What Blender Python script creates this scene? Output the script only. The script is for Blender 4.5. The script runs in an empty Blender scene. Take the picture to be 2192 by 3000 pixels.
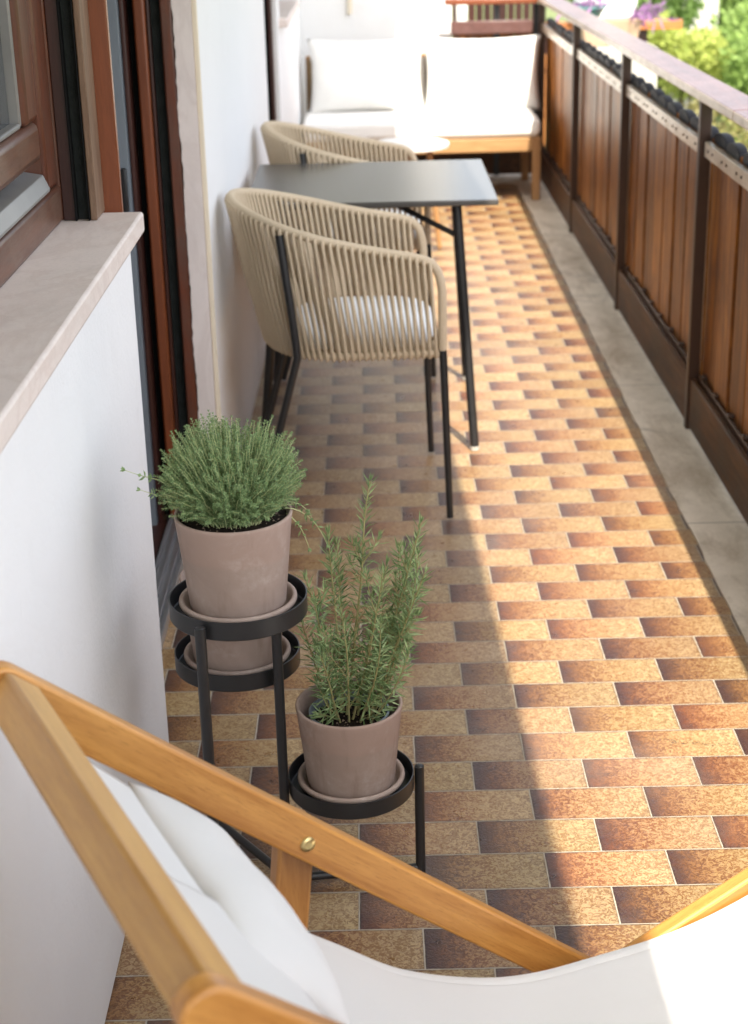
import bpy, bmesh, math, random
from mathutils import Vector, Matrix
from math import radians as R, sin, cos, pi, sqrt, floor
random.seed(7)
sc = bpy.context.scene
COL = sc.collection

# ------------------------------------------------------------------ materials
class NT:
    def __init__(s, name):
        s.m = bpy.data.materials.new(name); s.m.use_nodes = True
        s.t = s.m.node_tree; s.t.nodes.clear()
        s.out = s.n('ShaderNodeOutputMaterial'); s.p = s.n('ShaderNodeBsdfPrincipled')
        s.l(s.p.outputs[0], s.out.inputs[0])
    def n(s, typ, **kw):
        x = s.t.nodes.new(typ)
        for k, v in kw.items(): setattr(x, k, v)
        return x
    def l(s, a, b): s.t.links.new(a, b)
    def set(s, inp, v):
        if hasattr(v, 'node'): s.l(v, inp)
        else: inp.default_value = v
    def math(s, op, a, b=0.0, c=None, clamp=False):
        x = s.n('ShaderNodeMath', operation=op, use_clamp=clamp)
        s.set(x.inputs[0], a); s.set(x.inputs[1], b)
        if c is not None: s.set(x.inputs[2], c)
        return x.outputs[0]
    def obj(s): return s.n('ShaderNodeTexCoord').outputs['Object']
    def gen(s): return s.n('ShaderNodeTexCoord').outputs['Generated']
    def map(s, v, scale=(1, 1, 1), rot=(0, 0, 0), loc=(0, 0, 0)):
        x = s.n('ShaderNodeMapping'); s.l(v, x.inputs[0])
        x.inputs['Scale'].default_value = scale; x.inputs['Rotation'].default_value = rot; x.inputs['Location'].default_value = loc
        return x.outputs[0]
    def noise(s, v, scale=5, detail=4, rough=.55, dist=0.0):
        x = s.n('ShaderNodeTexNoise'); s.l(v, x.inputs['Vector'])
        x.inputs['Scale'].default_value = scale; x.inputs['Detail'].default_value = detail
        x.inputs['Roughness'].default_value = rough; x.inputs['Distortion'].default_value = dist
        return x.outputs['Fac']
    def ramp(s, f, stops):
        x = s.n('ShaderNodeValToRGB'); s.set(x.inputs[0], f)
        e = x.color_ramp.elements
        while len(e) < len(stops): e.new(.5)
        for i, (p, c) in enumerate(stops):
            e[i].position = p; e[i].color = (c[0], c[1], c[2], 1) if not isinstance(c, float) else (c, c, c, 1)
        return x.outputs[0]
    def mix(s, f, a, b, typ='MIX'):
        x = s.n('ShaderNodeMix', data_type='RGBA', blend_type=typ)
        s.set(x.inputs[0], f); s.set(x.inputs[6], a if hasattr(a, 'node') else (*a, 1)); s.set(x.inputs[7], b if hasattr(b, 'node') else (*b, 1))
        return x.outputs[2]
    def bump(s, h, strength=.2, dist=.01):
        x = s.n('ShaderNodeBump'); s.l(h, x.inputs['Height'])
        x.inputs['Strength'].default_value = strength; x.inputs['Distance'].default_value = dist
        s.l(x.outputs[0], s.p.inputs['Normal']); return x
    def base(s, c): s.set(s.p.inputs['Base Color'], c if hasattr(c, 'node') else (*c, 1))
    def rough(s, v): s.set(s.p.inputs['Roughness'], v)
    def spec(s, v): s.p.inputs['Specular IOR Level'].default_value = v

def m_plain(name, c, rough=.5, metal=0.0, var=.12, nscale=30, bump=.0, spec=.5):
    t = NT(name); v = t.obj(); f = t.noise(v, nscale, 5)
    t.base(t.mix(f, [k * (1 - var) for k in c], [min(1, k * (1 + var)) for k in c]))
    t.set(t.p.inputs['Roughness'], t.math('ADD', t.math('MULTIPLY', f, .12), rough - .06)); t.p.inputs['Metallic'].default_value = metal
    t.spec(spec)
    if bump: t.bump(t.noise(v, nscale * 6, 4), bump, .002)
    return t.m

def m_wood(name, dark, light, axis='z', scale=1.0, rough=.45, knots=.35, bump=.12, grey=None, coat=0.0, rot=None, spec=.5):
    spec_ = spec
    t = NT(name); v = t.obj()
    if rot: v = t.map(v, rot=rot)
    info = t.n('ShaderNodeObjectInfo'); isl = t.n('ShaderNodeNewGeometry').outputs['Random Per Island']
    ad = t.n('ShaderNodeVectorMath', operation='MULTIPLY_ADD'); t.l(v, ad.inputs[0]); ad.inputs[1].default_value = (1, 1, 1)
    cm = t.n('ShaderNodeCombineXYZ'); o = t.math('MULTIPLY', t.math('ADD', isl, info.outputs['Random']), 7.3)
    for i in range(3): t.l(o, cm.inputs[i])
    t.l(cm.outputs[0], ad.inputs[2]); v = ad.outputs[0]
    sc_ = {'x': (1.2, 14, 14), 'y': (14, 1.2, 14), 'z': (14, 14, 1.2)}[axis]
    sc_ = [k * scale for k in sc_]
    m = t.map(v, sc_)
    f1 = t.noise(m, 1.6, 6, .6, 1.2); f2 = t.noise(t.map(v, [k * 7 for k in sc_]), 2.2, 4, .6)
    f3 = t.noise(v, 3.0 * scale, 3)
    g = t.math('ADD', t.math('MULTIPLY', f1, .75), t.math('MULTIPLY', f2, .25))
    c = t.ramp(g, [(.28, [k * .55 for k in dark]), (.42, dark), (.62, light), (.8, [min(1, k * 1.15) for k in light])])
    c = t.mix(t.math('MULTIPLY', f3, .45), c, [k * .75 for k in dark])
    pore = t.ramp(t.noise(t.map(v, [k * 26 for k in sc_]), 2.0, 3, .6), [(.56, 0.0), (.70, .55)])
    c = t.mix(pore, c, [k * .6 for k in dark])
    c = t.mix(t.math('MULTIPLY', isl, .6), t.mix(.25, c, [k * .5 for k in dark]), t.mix(.45, c, [min(1, k * 1.2) for k in light]))
    if grey is not None:
        c = t.mix(t.ramp(t.noise(v, 6, 5, .65), [(.42, 0.0), (.68, .75)]), c, grey)
    t.base(c); t.set(t.p.inputs['Roughness'], t.math('ADD', t.math('MULTIPLY', f2, .22), rough - .1))
    if coat: t.p.inputs['Coat Weight'].default_value = coat; t.p.inputs['Coat Roughness'].default_value = .25
    t.bump(g, bump, .004); t.spec(spec_)
    return t.m

def m_tile():
    t = NT('glazed_tile'); v = t.obj()
    sp = t.n('ShaderNodeSeparateXYZ'); t.l(v, sp.inputs[0])
    X0, Y0, W, H = .15354, 2.66540, .2, .1
    ry = t.math('DIVIDE', t.math('SUBTRACT', Y0, sp.outputs[1]), H)
    r = t.math('FLOOR', ry); fy = t.math('FRACT', ry)
    par = t.math('MULTIPLY', t.math('SUBTRACT', 1.0, t.math('MODULO', t.math('ADD', r, 2000.0), 2.0)), .5)
    jit = t.n('ShaderNodeTexWhiteNoise', noise_dimensions='1D'); t.l(r, jit.inputs['W'])
    rx = t.math('SUBTRACT', t.math('DIVIDE', t.math('SUBTRACT', sp.outputs[0], X0), W), par)
    rx = t.math('ADD', rx, t.math('MULTIPLY', t.math('SUBTRACT', jit.outputs['Value'], .5), .03))
    cx = t.math('FLOOR', rx); fx = t.math('FRACT', rx)
    cell = t.n('ShaderNodeCombineXYZ'); t.l(cx, cell.inputs[0]); t.l(r, cell.inputs[1])
    wn = t.n('ShaderNodeTexWhiteNoise', noise_dimensions='2D'); t.l(cell.outputs[0], wn.inputs['Vector'])
    rnd = wn.outputs['Value']
    # wormy glaze: fine and medium noise shifted per tile
    off = t.n('ShaderNodeVectorMath', operation='MULTIPLY_ADD'); t.l(wn.outputs['Color'], off.inputs[0]); off.inputs[1].default_value = (9, 9, 9); t.l(v, off.inputs[2])
    vv = off.outputs[0]
    worm = t.noise(t.map(vv, (1, 1, 1)), 118, 3, .6, 1.6)
    med = t.noise(vv, 32, 4, .6)
    speck = t.ramp(worm, [(.44, 0.0), (.56, 1.0)])
    big = t.noise(v, 2.2, 3)
    g = t.math('ADD', fx, t.math('MULTIPLY', t.math('SUBTRACT', med, .5), .34))
    g = t.math('ADD', g, t.math('MULTIPLY', t.math('SUBTRACT', rnd, .5), .12))
    g = t.math('ADD', g, t.math('MULTIPLY', t.math('SUBTRACT', speck, .5), t.math('MULTIPLY', t.math('MULTIPLY', fx, 3.0, clamp=True), .24)))
    col = t.ramp(g, [(.0, (.055, .027, .026)), (.08, (.085, .035, .024)), (.19, (.150, .055, .022)), (.33, (.225, .092, .032)), (.50, (.275, .145, .054)), (.80, (.280, .170, .076)), (1.0, (.258, .164, .088))])
    lite = t.mix(t.math('MULTIPLY', speck, t.math('SUBTRACT', t.math('MULTIPLY', fx, 1.0), .06, None, True)), col, (.45, .325, .17))
    col = t.mix(t.math('MULTIPLY', t.math('SUBTRACT', 1.0, speck), .50), lite, t.mix(.6, lite, (.13, .065, .028)))
    hs = t.n('ShaderNodeHueSaturation'); t.l(col, hs.inputs['Color'])
    t.l(t.math('ADD', .86, t.math('MULTIPLY', wn.outputs['Value'], .28)), hs.inputs['Value']); sc3 = t.n('ShaderNodeSeparateColor'); t.l(wn.outputs['Color'], sc3.inputs[0]); t.l(t.math('ADD', .492, t.math('MULTIPLY', sc3.outputs[1], .014)), hs.inputs['Hue']); hs.inputs['Saturation'].default_value = 1.0
    col = hs.outputs[0]
    # a few tiles carry a hairline crack
    ck = t.math('ABSOLUTE', t.math('SUBTRACT', t.math('SUBTRACT', fy, .45), t.math('ADD', t.math('MULTIPLY', t.math('SUBTRACT', fx, .5), .5), t.math('MULTIPLY', t.math('SUBTRACT', t.noise(v, 22, 5, .7), .5), 1.1))))
    ck = t.math('MULTIPLY', t.math('LESS_THAN', ck, .011), t.math('GREATER_THAN', rnd, .94))
    col = t.mix(t.math('MULTIPLY', ck, .8), col, (.035, .022, .018))
    # joints
    jn = t.math('MULTIPLY', t.math('SUBTRACT', t.noise(v, 45, 3), .5), .0022)
    dx = t.math('MULTIPLY', t.math('MINIMUM', fx, t.math('SUBTRACT', 1.0, fx)), W)
    dy = t.math('MULTIPLY', t.math('MINIMUM', fy, t.math('SUBTRACT', 1.0, fy)), H)
    d = t.math('ADD', t.math('MINIMUM', dx, dy), jn)
    tile = t.n('ShaderNodeMapRange', interpolation_type='SMOOTHSTEP'); t.l(d, tile.inputs[0]); tile.inputs[1].default_value = .0009; tile.inputs[2].default_value = .0019
    tm = tile.outputs[0]
    grout = t.mix(t.noise(v, 9, 4), (.33, .28, .22), (.50, .44, .37))
    # dirt next to joints and broad wear
    edge = t.n('ShaderNodeMapRange'); t.l(d, edge.inputs[0]); edge.inputs[1].default_value = .001; edge.inputs[2].default_value = .007; edge.inputs[3].default_value = .78; edge.inputs[4].default_value = 1.0
    col = t.mix(1.0, col, edge.outputs[0], 'MULTIPLY')
    col = t.mix(t.ramp(big, [(.5, 0.0), (.75, .22)]), col, (.42, .34, .27))
    # chalky spots and lime stains left by water
    st = t.ramp(t.noise(v, 4.6, 6, .7), [(.66, 0.0), (.74, .55)])
    col = t.mix(t.math('MULTIPLY', st, t.ramp(t.noise(v, 26, 5, .7), [(.4, 0.0), (.62, 1.0)])), col, (.62, .56, .50))
    t.base(t.mix(tm, grout, col))
    rg = t.math('ADD', .20, t.math('MULTIPLY', med, .22))
    t.rough(t.mix(tm, (.85, .85, .85), t.mix(1.0, (0, 0, 0), rg, 'ADD')))
    h = t.math('ADD', t.math('MULTIPLY', worm, .35), t.math('MULTIPLY', tm, .8))
    t.bump(h, .9, .005)
    t.spec(.5)
    return t.m

def m_plaster(name, c, bump=.12):
    t = NT(name); v = t.obj()
    f = t.noise(v, 1.3, 5, .6); g = t.noise(v, 9, 5, .6)
    col = t.mix(f, [k * .93 for k in c], [min(1, k * 1.03) for k in c])
    col = t.mix(t.ramp(g, [(.55, 0.0), (.8, .10)]), col, (.60, .57, .55))
    sp = t.n('ShaderNodeSeparateXYZ'); t.l(v, sp.inputs[0])
    low = t.n('ShaderNodeMapRange'); t.l(sp.outputs[2], low.inputs[0]); low.inputs[1].default_value = 0; low.inputs[2].default_value = .10; low.inputs[3].default_value = .35; low.inputs[4].default_value = 0
    col = t.mix(t.math('MULTIPLY', low.outputs[0], g), col, (.48, .42, .37))
    sc_f = t.math('MULTIPLY', t.ramp(t.noise(t.map(v, (1, 1.0, .35)), 5.5, 6, .72, .8), [(.60, 0.0), (.70, 1.0)]), t.ramp(t.noise(v, 48, 4, .7), [(.42, 0.0), (.62, 1.0)]))
    col = t.mix(t.math('MULTIPLY', sc_f, .16), col, (.45, .42, .40))
    t.base(col); t.rough(.88); t.spec(.25)
    t.bump(t.math('ADD', t.noise(v, 140, 4), t.math('MULTIPLY', t.noise(v, 14, 4, .6, .8), 3.0)), bump, .004)
    return t.m

def m_marble(name, c, vein, scale=3.0, rough=.5, stain=.4, streak=(1, 1, 1)):
    t = NT(name); v = t.map(t.obj(), streak)
    w = t.noise(v, scale, 7, .62, 1.6)
    vn = t.ramp(w, [(.44, 0.0), (.495, 1.0), (.505, 1.0), (.56, 0.0)])
    cl = t.noise(v, scale * .8, 5, .6, .6); fine = t.noise(v, scale * 40, 4, .7)
    col = t.mix(cl, [k * .80 for k in c], [min(1, k * 1.12) for k in c])
    col = t.mix(t.math('MULTIPLY', t.math('MULTIPLY', vn, .55), t.noise(v, scale * 2, 3)), col, vein)
    col = t.mix(t.math('MULTIPLY', t.ramp(fine, [(.45, 0.0), (.7, 1.0)]), stain * .5), col, [k * .62 for k in c])
    col = t.mix(t.math('MULTIPLY', t.ramp(t.noise(v, scale * 6, 5, .7), [(.5, 0.0), (.72, 1.0)]), stain), col, [k * .7 for k in c])
    t.base(col); t.rough(t.math('ADD', rough - .1, t.math('MULTIPLY', fine, .25)))
    t.bump(fine, .15, .001)
    return t.m

def m_fabric(name, c, weave=900, bump=.25, rough=.9, trans=0.0):
    t = NT(name); v = t.obj()
    a = t.n('ShaderNodeTexWave', wave_type='BANDS', bands_direction='X'); b = t.n('ShaderNodeTexWave', wave_type='BANDS', bands_direction='Y')
    for w in (a, b): t.l(v, w.inputs[0]); w.inputs['Scale'].default_value = weave / 6.28; w.inputs['Distortion'].default_value = .6
    f = t.noise(v, 5, 4)
    col = t.mix(f, [k * .95 for k in c], [min(1, k * 1.02) for k in c])
    t.base(col); t.rough(rough); t.spec(.15)
    t.p.inputs['Sheen Weight'].default_value = .15
    t.bump(t.math('ADD', t.math('MULTIPLY', t.math('ADD', a.outputs[1], b.outputs[1]), .15), t.math('MULTIPLY', t.noise(t.map(v, (1, 1.7, 1)), 11, 5, .6, 1.2), 2.6)), bump, .004)
    if trans:
        tr = t.n('ShaderNodeBsdfTranslucent'); t.l(col, tr.inputs[0]); mx = t.n('ShaderNodeMixShader'); mx.inputs[0].default_value = trans
        t.l(t.p.outputs[0], mx.inputs[1]); t.l(tr.outputs[0], mx.inputs[2]); t.l(mx.outputs[0], t.out.inputs[0])
    return t.m

def m_terracotta():
    t = NT('terracotta'); v = t.obj()
    ring = t.noise(t.map(v, (3, 3, 70)), 2.5, 4, .55)
    cl = t.noise(v, 9, 5, .62); fine = t.noise(v, 160, 3)
    col = t.mix(cl, (.285, .21, .17), (.385, .305, .26))
    col = t.mix(t.ramp(t.noise(v, 5, 5, .7, .5), [(.45, 0.0), (.72, .6)]), col, (.48, .385, .33))
    col = t.mix(t.math('MULTIPLY', ring, .22), col, (.27, .18, .14))
    sp = t.n('ShaderNodeSeparateXYZ'); t.l(v, sp.inputs[0])
    col = t.mix(t.ramp(t.math('ADD', t.math('MULTIPLY', sp.outputs[2], 6.0), t.math('MULTIPLY', t.math('SUBTRACT', cl, .5), .25)), [(.50, 0.0), (.54, .28)]), col, (.40, .26, .205))
    oi = t.n('ShaderNodeObjectInfo').outputs['Random']; ofs = t.n('ShaderNodeVectorMath', operation='ADD'); cmb = t.n('ShaderNodeCombineXYZ')
    for i_ in range(3): t.l(t.math('MULTIPLY', oi, 9.0), cmb.inputs[i_])
    t.l(v, ofs.inputs[0]); t.l(cmb.outputs[0], ofs.inputs[1]); v2 = ofs.outputs[0]
    bloom = t.math('MULTIPLY', t.ramp(t.noise(v2, 13, 6, .7, .4), [(.50, 0.0), (.66, 1.0)]), t.ramp(t.noise(v2, 90, 4, .7), [(.38, 0.0), (.62, 1.0)]))
    col = t.mix(t.math('MULTIPLY', bloom, .28), col, (.60, .53, .47))
    drip = t.ramp(t.noise(t.map(v2, (1, 1, .16)), 34, 4, .6), [(.55, 0.0), (.70, .45)])
    col = t.mix(drip, col, (.235, .165, .13))
    t.base(col); t.rough(.86); t.spec(.2)
    t.bump(t.math('ADD', fine, t.math('MULTIPLY', ring, 1.0)), .2, .0012)
    return t.m

def m_leaf(name, dark, light, trans=.28, rough=.5, tip=None):
    t = NT(name)
    isl = t.n('ShaderNodeNewGeometry').outputs['Random Per Island']
    f = t.noise(t.obj(), 7, 3)
    g = t.math('ADD', t.math('MULTIPLY', isl, .65), t.math('MULTIPLY', f, .4))
    mid = [(a + b) / 2 for a, b in zip(dark, light)]
    col = t.ramp(g, [(.1, dark), (.5, mid), (.85, light)])
    t.base(col); t.rough(rough); t.spec(.35)
    tr = t.n('ShaderNodeBsdfTranslucent'); t.l(t.mix(.4, col, light), tr.inputs[0]); mx = t.n('ShaderNodeMixShader'); mx.inputs[0].default_value = trans
    t.l(t.p.outputs[0], mx.inputs[1]); t.l(tr.outputs[0], mx.inputs[2]); t.l(mx.outputs[0], t.out.inputs[0])
    return t.m

def m_rope():
    t = NT('woven_rope'); v = t.obj()
    w = t.n('ShaderNodeTexWave', wave_type='BANDS', bands_direction='DIAGONAL'); t.l(v, w.inputs[0]); w.inputs['Scale'].default_value = 150; w.inputs['Distortion'].default_value = 2.0
    f = t.noise(v, 300, 3); g = t.noise(v, 4, 3)
    col = t.mix(f, (.47, .375, .255), (.68, .565, .42)); col = t.mix(t.math('MULTIPLY', g, .35), col, (.49, .39, .27))
    t.base(col); t.rough(.85); t.spec(.2)
    t.bump(t.math('ADD', w.outputs[1], f), .35, .0012)
    return t.m

def m_glass_pane(name='window_glass', c=(.03, .035, .04)):
    t = NT(name); v = t.obj()
    t.base(t.mix(t.noise(v, 2, 3), c, [k * 1.6 for k in c])); t.rough(.06); t.spec(.8)
    return t.m

MAT = {}
MAT['tile'] = m_tile()
MAT['plaster'] = m_plaster('white_plaster', (.82, .815, .805), .2)
MAT['plaster_warm'] = m_plaster('cream_plaster_strip', (.78, .69, .54), .08)
MAT['ceil'] = m_plaster('ceiling_plaster', (.82, .81, .79))
def m_edging():
    t = NT('edging_stone'); v = t.obj()
    sp = t.n('ShaderNodeSeparateXYZ'); t.l(v, sp.inputs[0])
    cl = t.noise(v, 3.2, 6, .65); st = t.noise(t.map(v, (1, .35, 1)), 9, 6, .7, .3); fine = t.noise(v, 120, 4, .7)
    col = t.mix(t.ramp(cl, [(.3, 0.0), (.7, 1.0)]), (.50, .42, .33), (.76, .67, .56))
    col = t.mix(t.ramp(st, [(.46, 0.0), (.66, .75)]), col, (.33, .25, .165))
    vor = t.n('ShaderNodeTexVoronoi', feature='DISTANCE_TO_EDGE'); vor.inputs['Scale'].default_value = 2.3
    dm = t.n('ShaderNodeMix', data_type='VECTOR'); dm.inputs[0].default_value = .16; t.l(v, dm.inputs[4]); nz = t.n('ShaderNodeTexNoise'); nz.inputs['Scale'].default_value = 5; nz.inputs['Detail'].default_value = 6; t.l(v, nz.inputs['Vector']); t.l(nz.outputs['Color'], dm.inputs[5]); t.l(dm.outputs[1], vor.inputs['Vector'])
    cr = t.ramp(vor.outputs['Distance'], [(.0, 1.0), (.016, .55), (.05, 0.0)])
    col = t.mix(t.math('MULTIPLY', cr, t.ramp(cl, [(.50, .0), (.66, .55)])), col, (.17, .13, .095))
    jt = t.math('ABSOLUTE', t.math('SUBTRACT', t.math('FRACT', t.math('ADD', t.math('DIVIDE', sp.outputs[1], 1.18), .37)), .5))
    col = t.mix(t.ramp(jt, [(.0, .8), (.0016, .7), (.0028, 0.0)]), col, (.16, .13, .10))
    col = t.mix(t.math('MULTIPLY', t.ramp(fine, [(.55, 0.0), (.75, .5)]), .7), col, (.30, .25, .19))
    t.base(col); t.rough(t.math('ADD', .5, t.math('MULTIPLY', fine, .25))); t.bump(fine, .2, .0015)
    return t.m
MAT['marble_grey'] = m_edging()
MAT['marble_pink'] = m_marble('pink_sill_stone', (.78, .68, .625), (.58, .45, .39), 5, .55, .30, (1, .6, 1))
MAT['marble_jamb'] = m_marble('pale_jamb_stone', (.82, .73, .69), (.62, .52, .48), 6, .6, .18, (1, 1, .4))
MAT['mahogany'] = m_wood('red_brown_wood', (.070, .018, .008), (.19, .045, .015), 'z', 1.3, .42, bump=.14, grey=(.10, .055, .038), coat=.2)
MAT['mahogany_h'] = m_wood('red_brown_wood_rail', (.070, .023, .012), (.17, .060, .028), 'y', 1.3, .42, bump=.14, grey=(.16, .10, .07), coat=.2)
MAT['orange_wood'] = m_wood('orange_stained_wood', (.16, .040, .012), (.27, .070, .020), 'z', 1.0, .40, bump=.08, coat=.2)
MAT['strip_wood'] = m_wood('worn_strip_wood', (.12, .065, .038), (.28, .175, .11), 'z', 1.6, .5, bump=.12)
MAT['dark_wood'] = m_wood('dark_frame_wood', (.030, .010, .008), (.075, .022, .014), 'z', 1.3, .4, bump=.1)
MAT['slat_wood'] = m_wood('weathered_slat_wood', (.085, .025, .007), (.60, .225, .042), 'z', 1.2, .42, bump=.16, grey=(.11, .034, .011), coat=.06, spec=.22)
MAT['rail_wood'] = m_wood('weathered_rail_wood', (.075, .028, .022), (.145, .062, .050), 'y', 1.1, .40, bump=.14, grey=(.16, .085, .075), coat=.3)
MAT['pale_glare_wood'] = m_wood('pale_wood_with_glare', (.48, .35, .26), (.80, .68, .55), 'y', 1.1, .42, bump=.10, grey=(.80, .70, .60), coat=.6)  # pale tone includes light reflected off the sunlit end wall
MAT['kick_wood'] = m_wood('dark_kick_board_wood', (.050, .020, .008), (.18, .075, .028), 'y', 1.1, .5, bump=.14, grey=(.055, .036, .025), spec=.25)
MAT['acacia'] = m_wood('oiled_acacia', (.44, .175, .034), (.74, .37, .095), 'x', .9, .42, bump=.06, coat=.12, rot=(0, R(-40.5), 0))
MAT['acacia_s'] = m_wood('oiled_acacia_seat', (.44, .175, .034), (.74, .37, .095), 'x', .9, .42, bump=.06, coat=.12, rot=(0, R(16.5), 0))
MAT['acacia_y'] = m_wood('oiled_acacia_cross', (.42, .20, .05), (.70, .41, .13), 'y', .9, .42, bump=.06, coat=.12)
MAT['acacia_z'] = m_wood('oiled_acacia_upright', (.34, .14, .035), (.56, .28, .085), 'z', .9, .42, bump=.06, coat=.12)
MAT['teak'] = m_wood('pale_teak', (.36, .19, .075), (.56, .34, .155), 'x', 1.0, .5, bump=.06)
MAT['teak_z'] = m_wood('pale_teak_upright', (.33, .16, .06), (.52, .30, .13), 'z', 1.0, .5, bump=.06)
MAT['black'] = m_plain('black_powder_coat', (.018, .018, .019), .42, .0, .2, 60, .06)
MAT['table_top'] = m_plain('charcoal_table_top', (.060, .057, .053), .27, 0, .08, 3, .0, .5)
def m_top():
    t = NT('charcoal_table_top'); t.base((.062, .058, .054)); t.rough(.27); t.spec(.5); return t.m
MAT['table_top'] = m_top()
MAT['steel_brown'] = m_plain('brown_painted_steel', (.055, .026, .015), .42, .0, .25, 14, .06)
MAT['slat_top_and_gap'] = m_plain('black_slat_end_and_gap', (.028, .028, .034), .6, 0, .3, 30, .2)
MAT['alu'] = m_plain('brushed_aluminium', (.55, .57, .60), .38, .85, .12, 18, .05)
MAT['alu_drip'] = m_plain('dull_aluminium', (.27, .26, .25), .5, .5, .35, 9, .05)
MAT['rubber'] = m_plain('black_brush_seal', (.022, .025, .024), .9, 0, .6, 45, .5, .1)
MAT['blackgap'] = m_plain('shadow_gap_black', (.008, .008, .008), .8, 0, .2, 20, 0, .1)
MAT['screen'] = m_plain('grey_door_glass', (.20, .23, .26), .25, 0, .15, 5)
MAT['glass'] = m_glass_pane()
MAT['curtain'] = m_fabric('curtain_cloth', (.42, .40, .38), 500)
MAT['canvas'] = m_fabric('white_canvas', (.80, .785, .765), 1400, .16, trans=.10)
MAT['cotton'] = m_fabric('white_cotton', (.84, .83, .80), 1200, .18)
MAT['seatpad'] = m_fabric('white_seat_pad', (.82, .84, .86), 1200, .15)
MAT['terra'] = m_terracotta()
MAT['terra_dark'] = MAT['terra']
MAT['soil'] = m_plain('potting_soil', (.022, .016, .012), .95, 0, .9, 160, .9, .1)
MAT['perlite'] = m_plain('soil_crumbs', (.20, .15, .11), .9, 0, .6, 60, .2, .1)
MAT['thyme'] = m_leaf('thyme_leaf', (.10, .175, .062), (.40, .53, .26), .30)
MAT['thyme_stem'] = m_plain('thyme_stem', (.46, .50, .24), .6, 0, .3, 60)
MAT['rosemary'] = m_leaf('rosemary_needle', (.065, .145, .042), (.42, .52, .25), .20, .33)
MAT['rosemary_stem'] = m_plain('rosemary_stem', (.36, .32, .14), .65, 0, .3, 60)
MAT['rope'] = m_rope()
MAT['brass'] = m_plain('brass_bolt', (.62, .48, .22), .32, .9, .12, 80)
MAT['white_plastic'] = m_plain('white_table_top', (.74, .73, .71), .4, 0, .05)
MAT['nursery'] = m_plain('grey_blue_plastic', (.20, .24, .27), .4, 0, .15)
MAT['foot_cap'] = m_plain('grey_foot_cap', (.45, .44, .40), .5, 0, .2)
MAT['wicker'] = m_wood('olive_brown_weave', (.12, .075, .03), (.27, .17, .07), 'z', 2.0, .6, bump=.2)
MAT['concrete'] = m_plaster('balcony_concrete', (.45, .42, .38))
MAT['bark'] = m_wood('tree_bark', (.06, .04, .025), (.14, .10, .065), 'z', .6, .9, bump=.6)
MAT['tree1'] = m_leaf('bright_tree_leaf', (.10, .17, .035), (.36, .50, .14), .4)
MAT['tree2'] = m_leaf('mid_tree_leaf', (.07, .13, .03), (.27, .40, .12), .38)
MAT['tree3'] = m_leaf('yellow_bush_leaf', (.24, .32, .06), (.56, .60, .17), .4)
MAT['hedge'] = m_leaf('olive_hedge_leaf', (.10, .09, .03), (.34, .31, .11), .3)
MAT['purple'] = m_leaf('purple_leaf', (.16, .07, .17), (.44, .25, .46), .3)
MAT['housewall'] = m_plaster('grey_house_plaster', (.50, .47, .45))
MAT['rooftile'] = m_plain('roof_tile_clay', (.36, .17, .10), .8, 0, .3, 8, .3)
MAT['trough'] = m_plain('tan_trough_clay', (.42, .30, .20), .8, 0, .2, 14, .15)
MAT['teal'] = m_plain('teal_glaze', (.10, .26, .24), .35, 0, .15)
MAT['orange_beam'] = m_wood('orange_beam_wood', (.38, .13, .03), (.62, .25, .07), 'x', 1.0, .5, bump=.08)
def m_ground():
    t = NT('lawn_ground'); v = t.obj()
    f = t.noise(v, .35, 6, .65); g = t.noise(v, 6, 5)
    c = t.ramp(f, [(.3, (.06, .10, .025)), (.5, (.11, .16, .04)), (.7, (.17, .19, .07))])
    t.base(t.mix(t.math('MULTIPLY', g, .5), c, (.13, .12, .06))); t.rough(.95); t.bump(g, .5, .05)
    return t.m
MAT['ground'] = m_ground()

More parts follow.
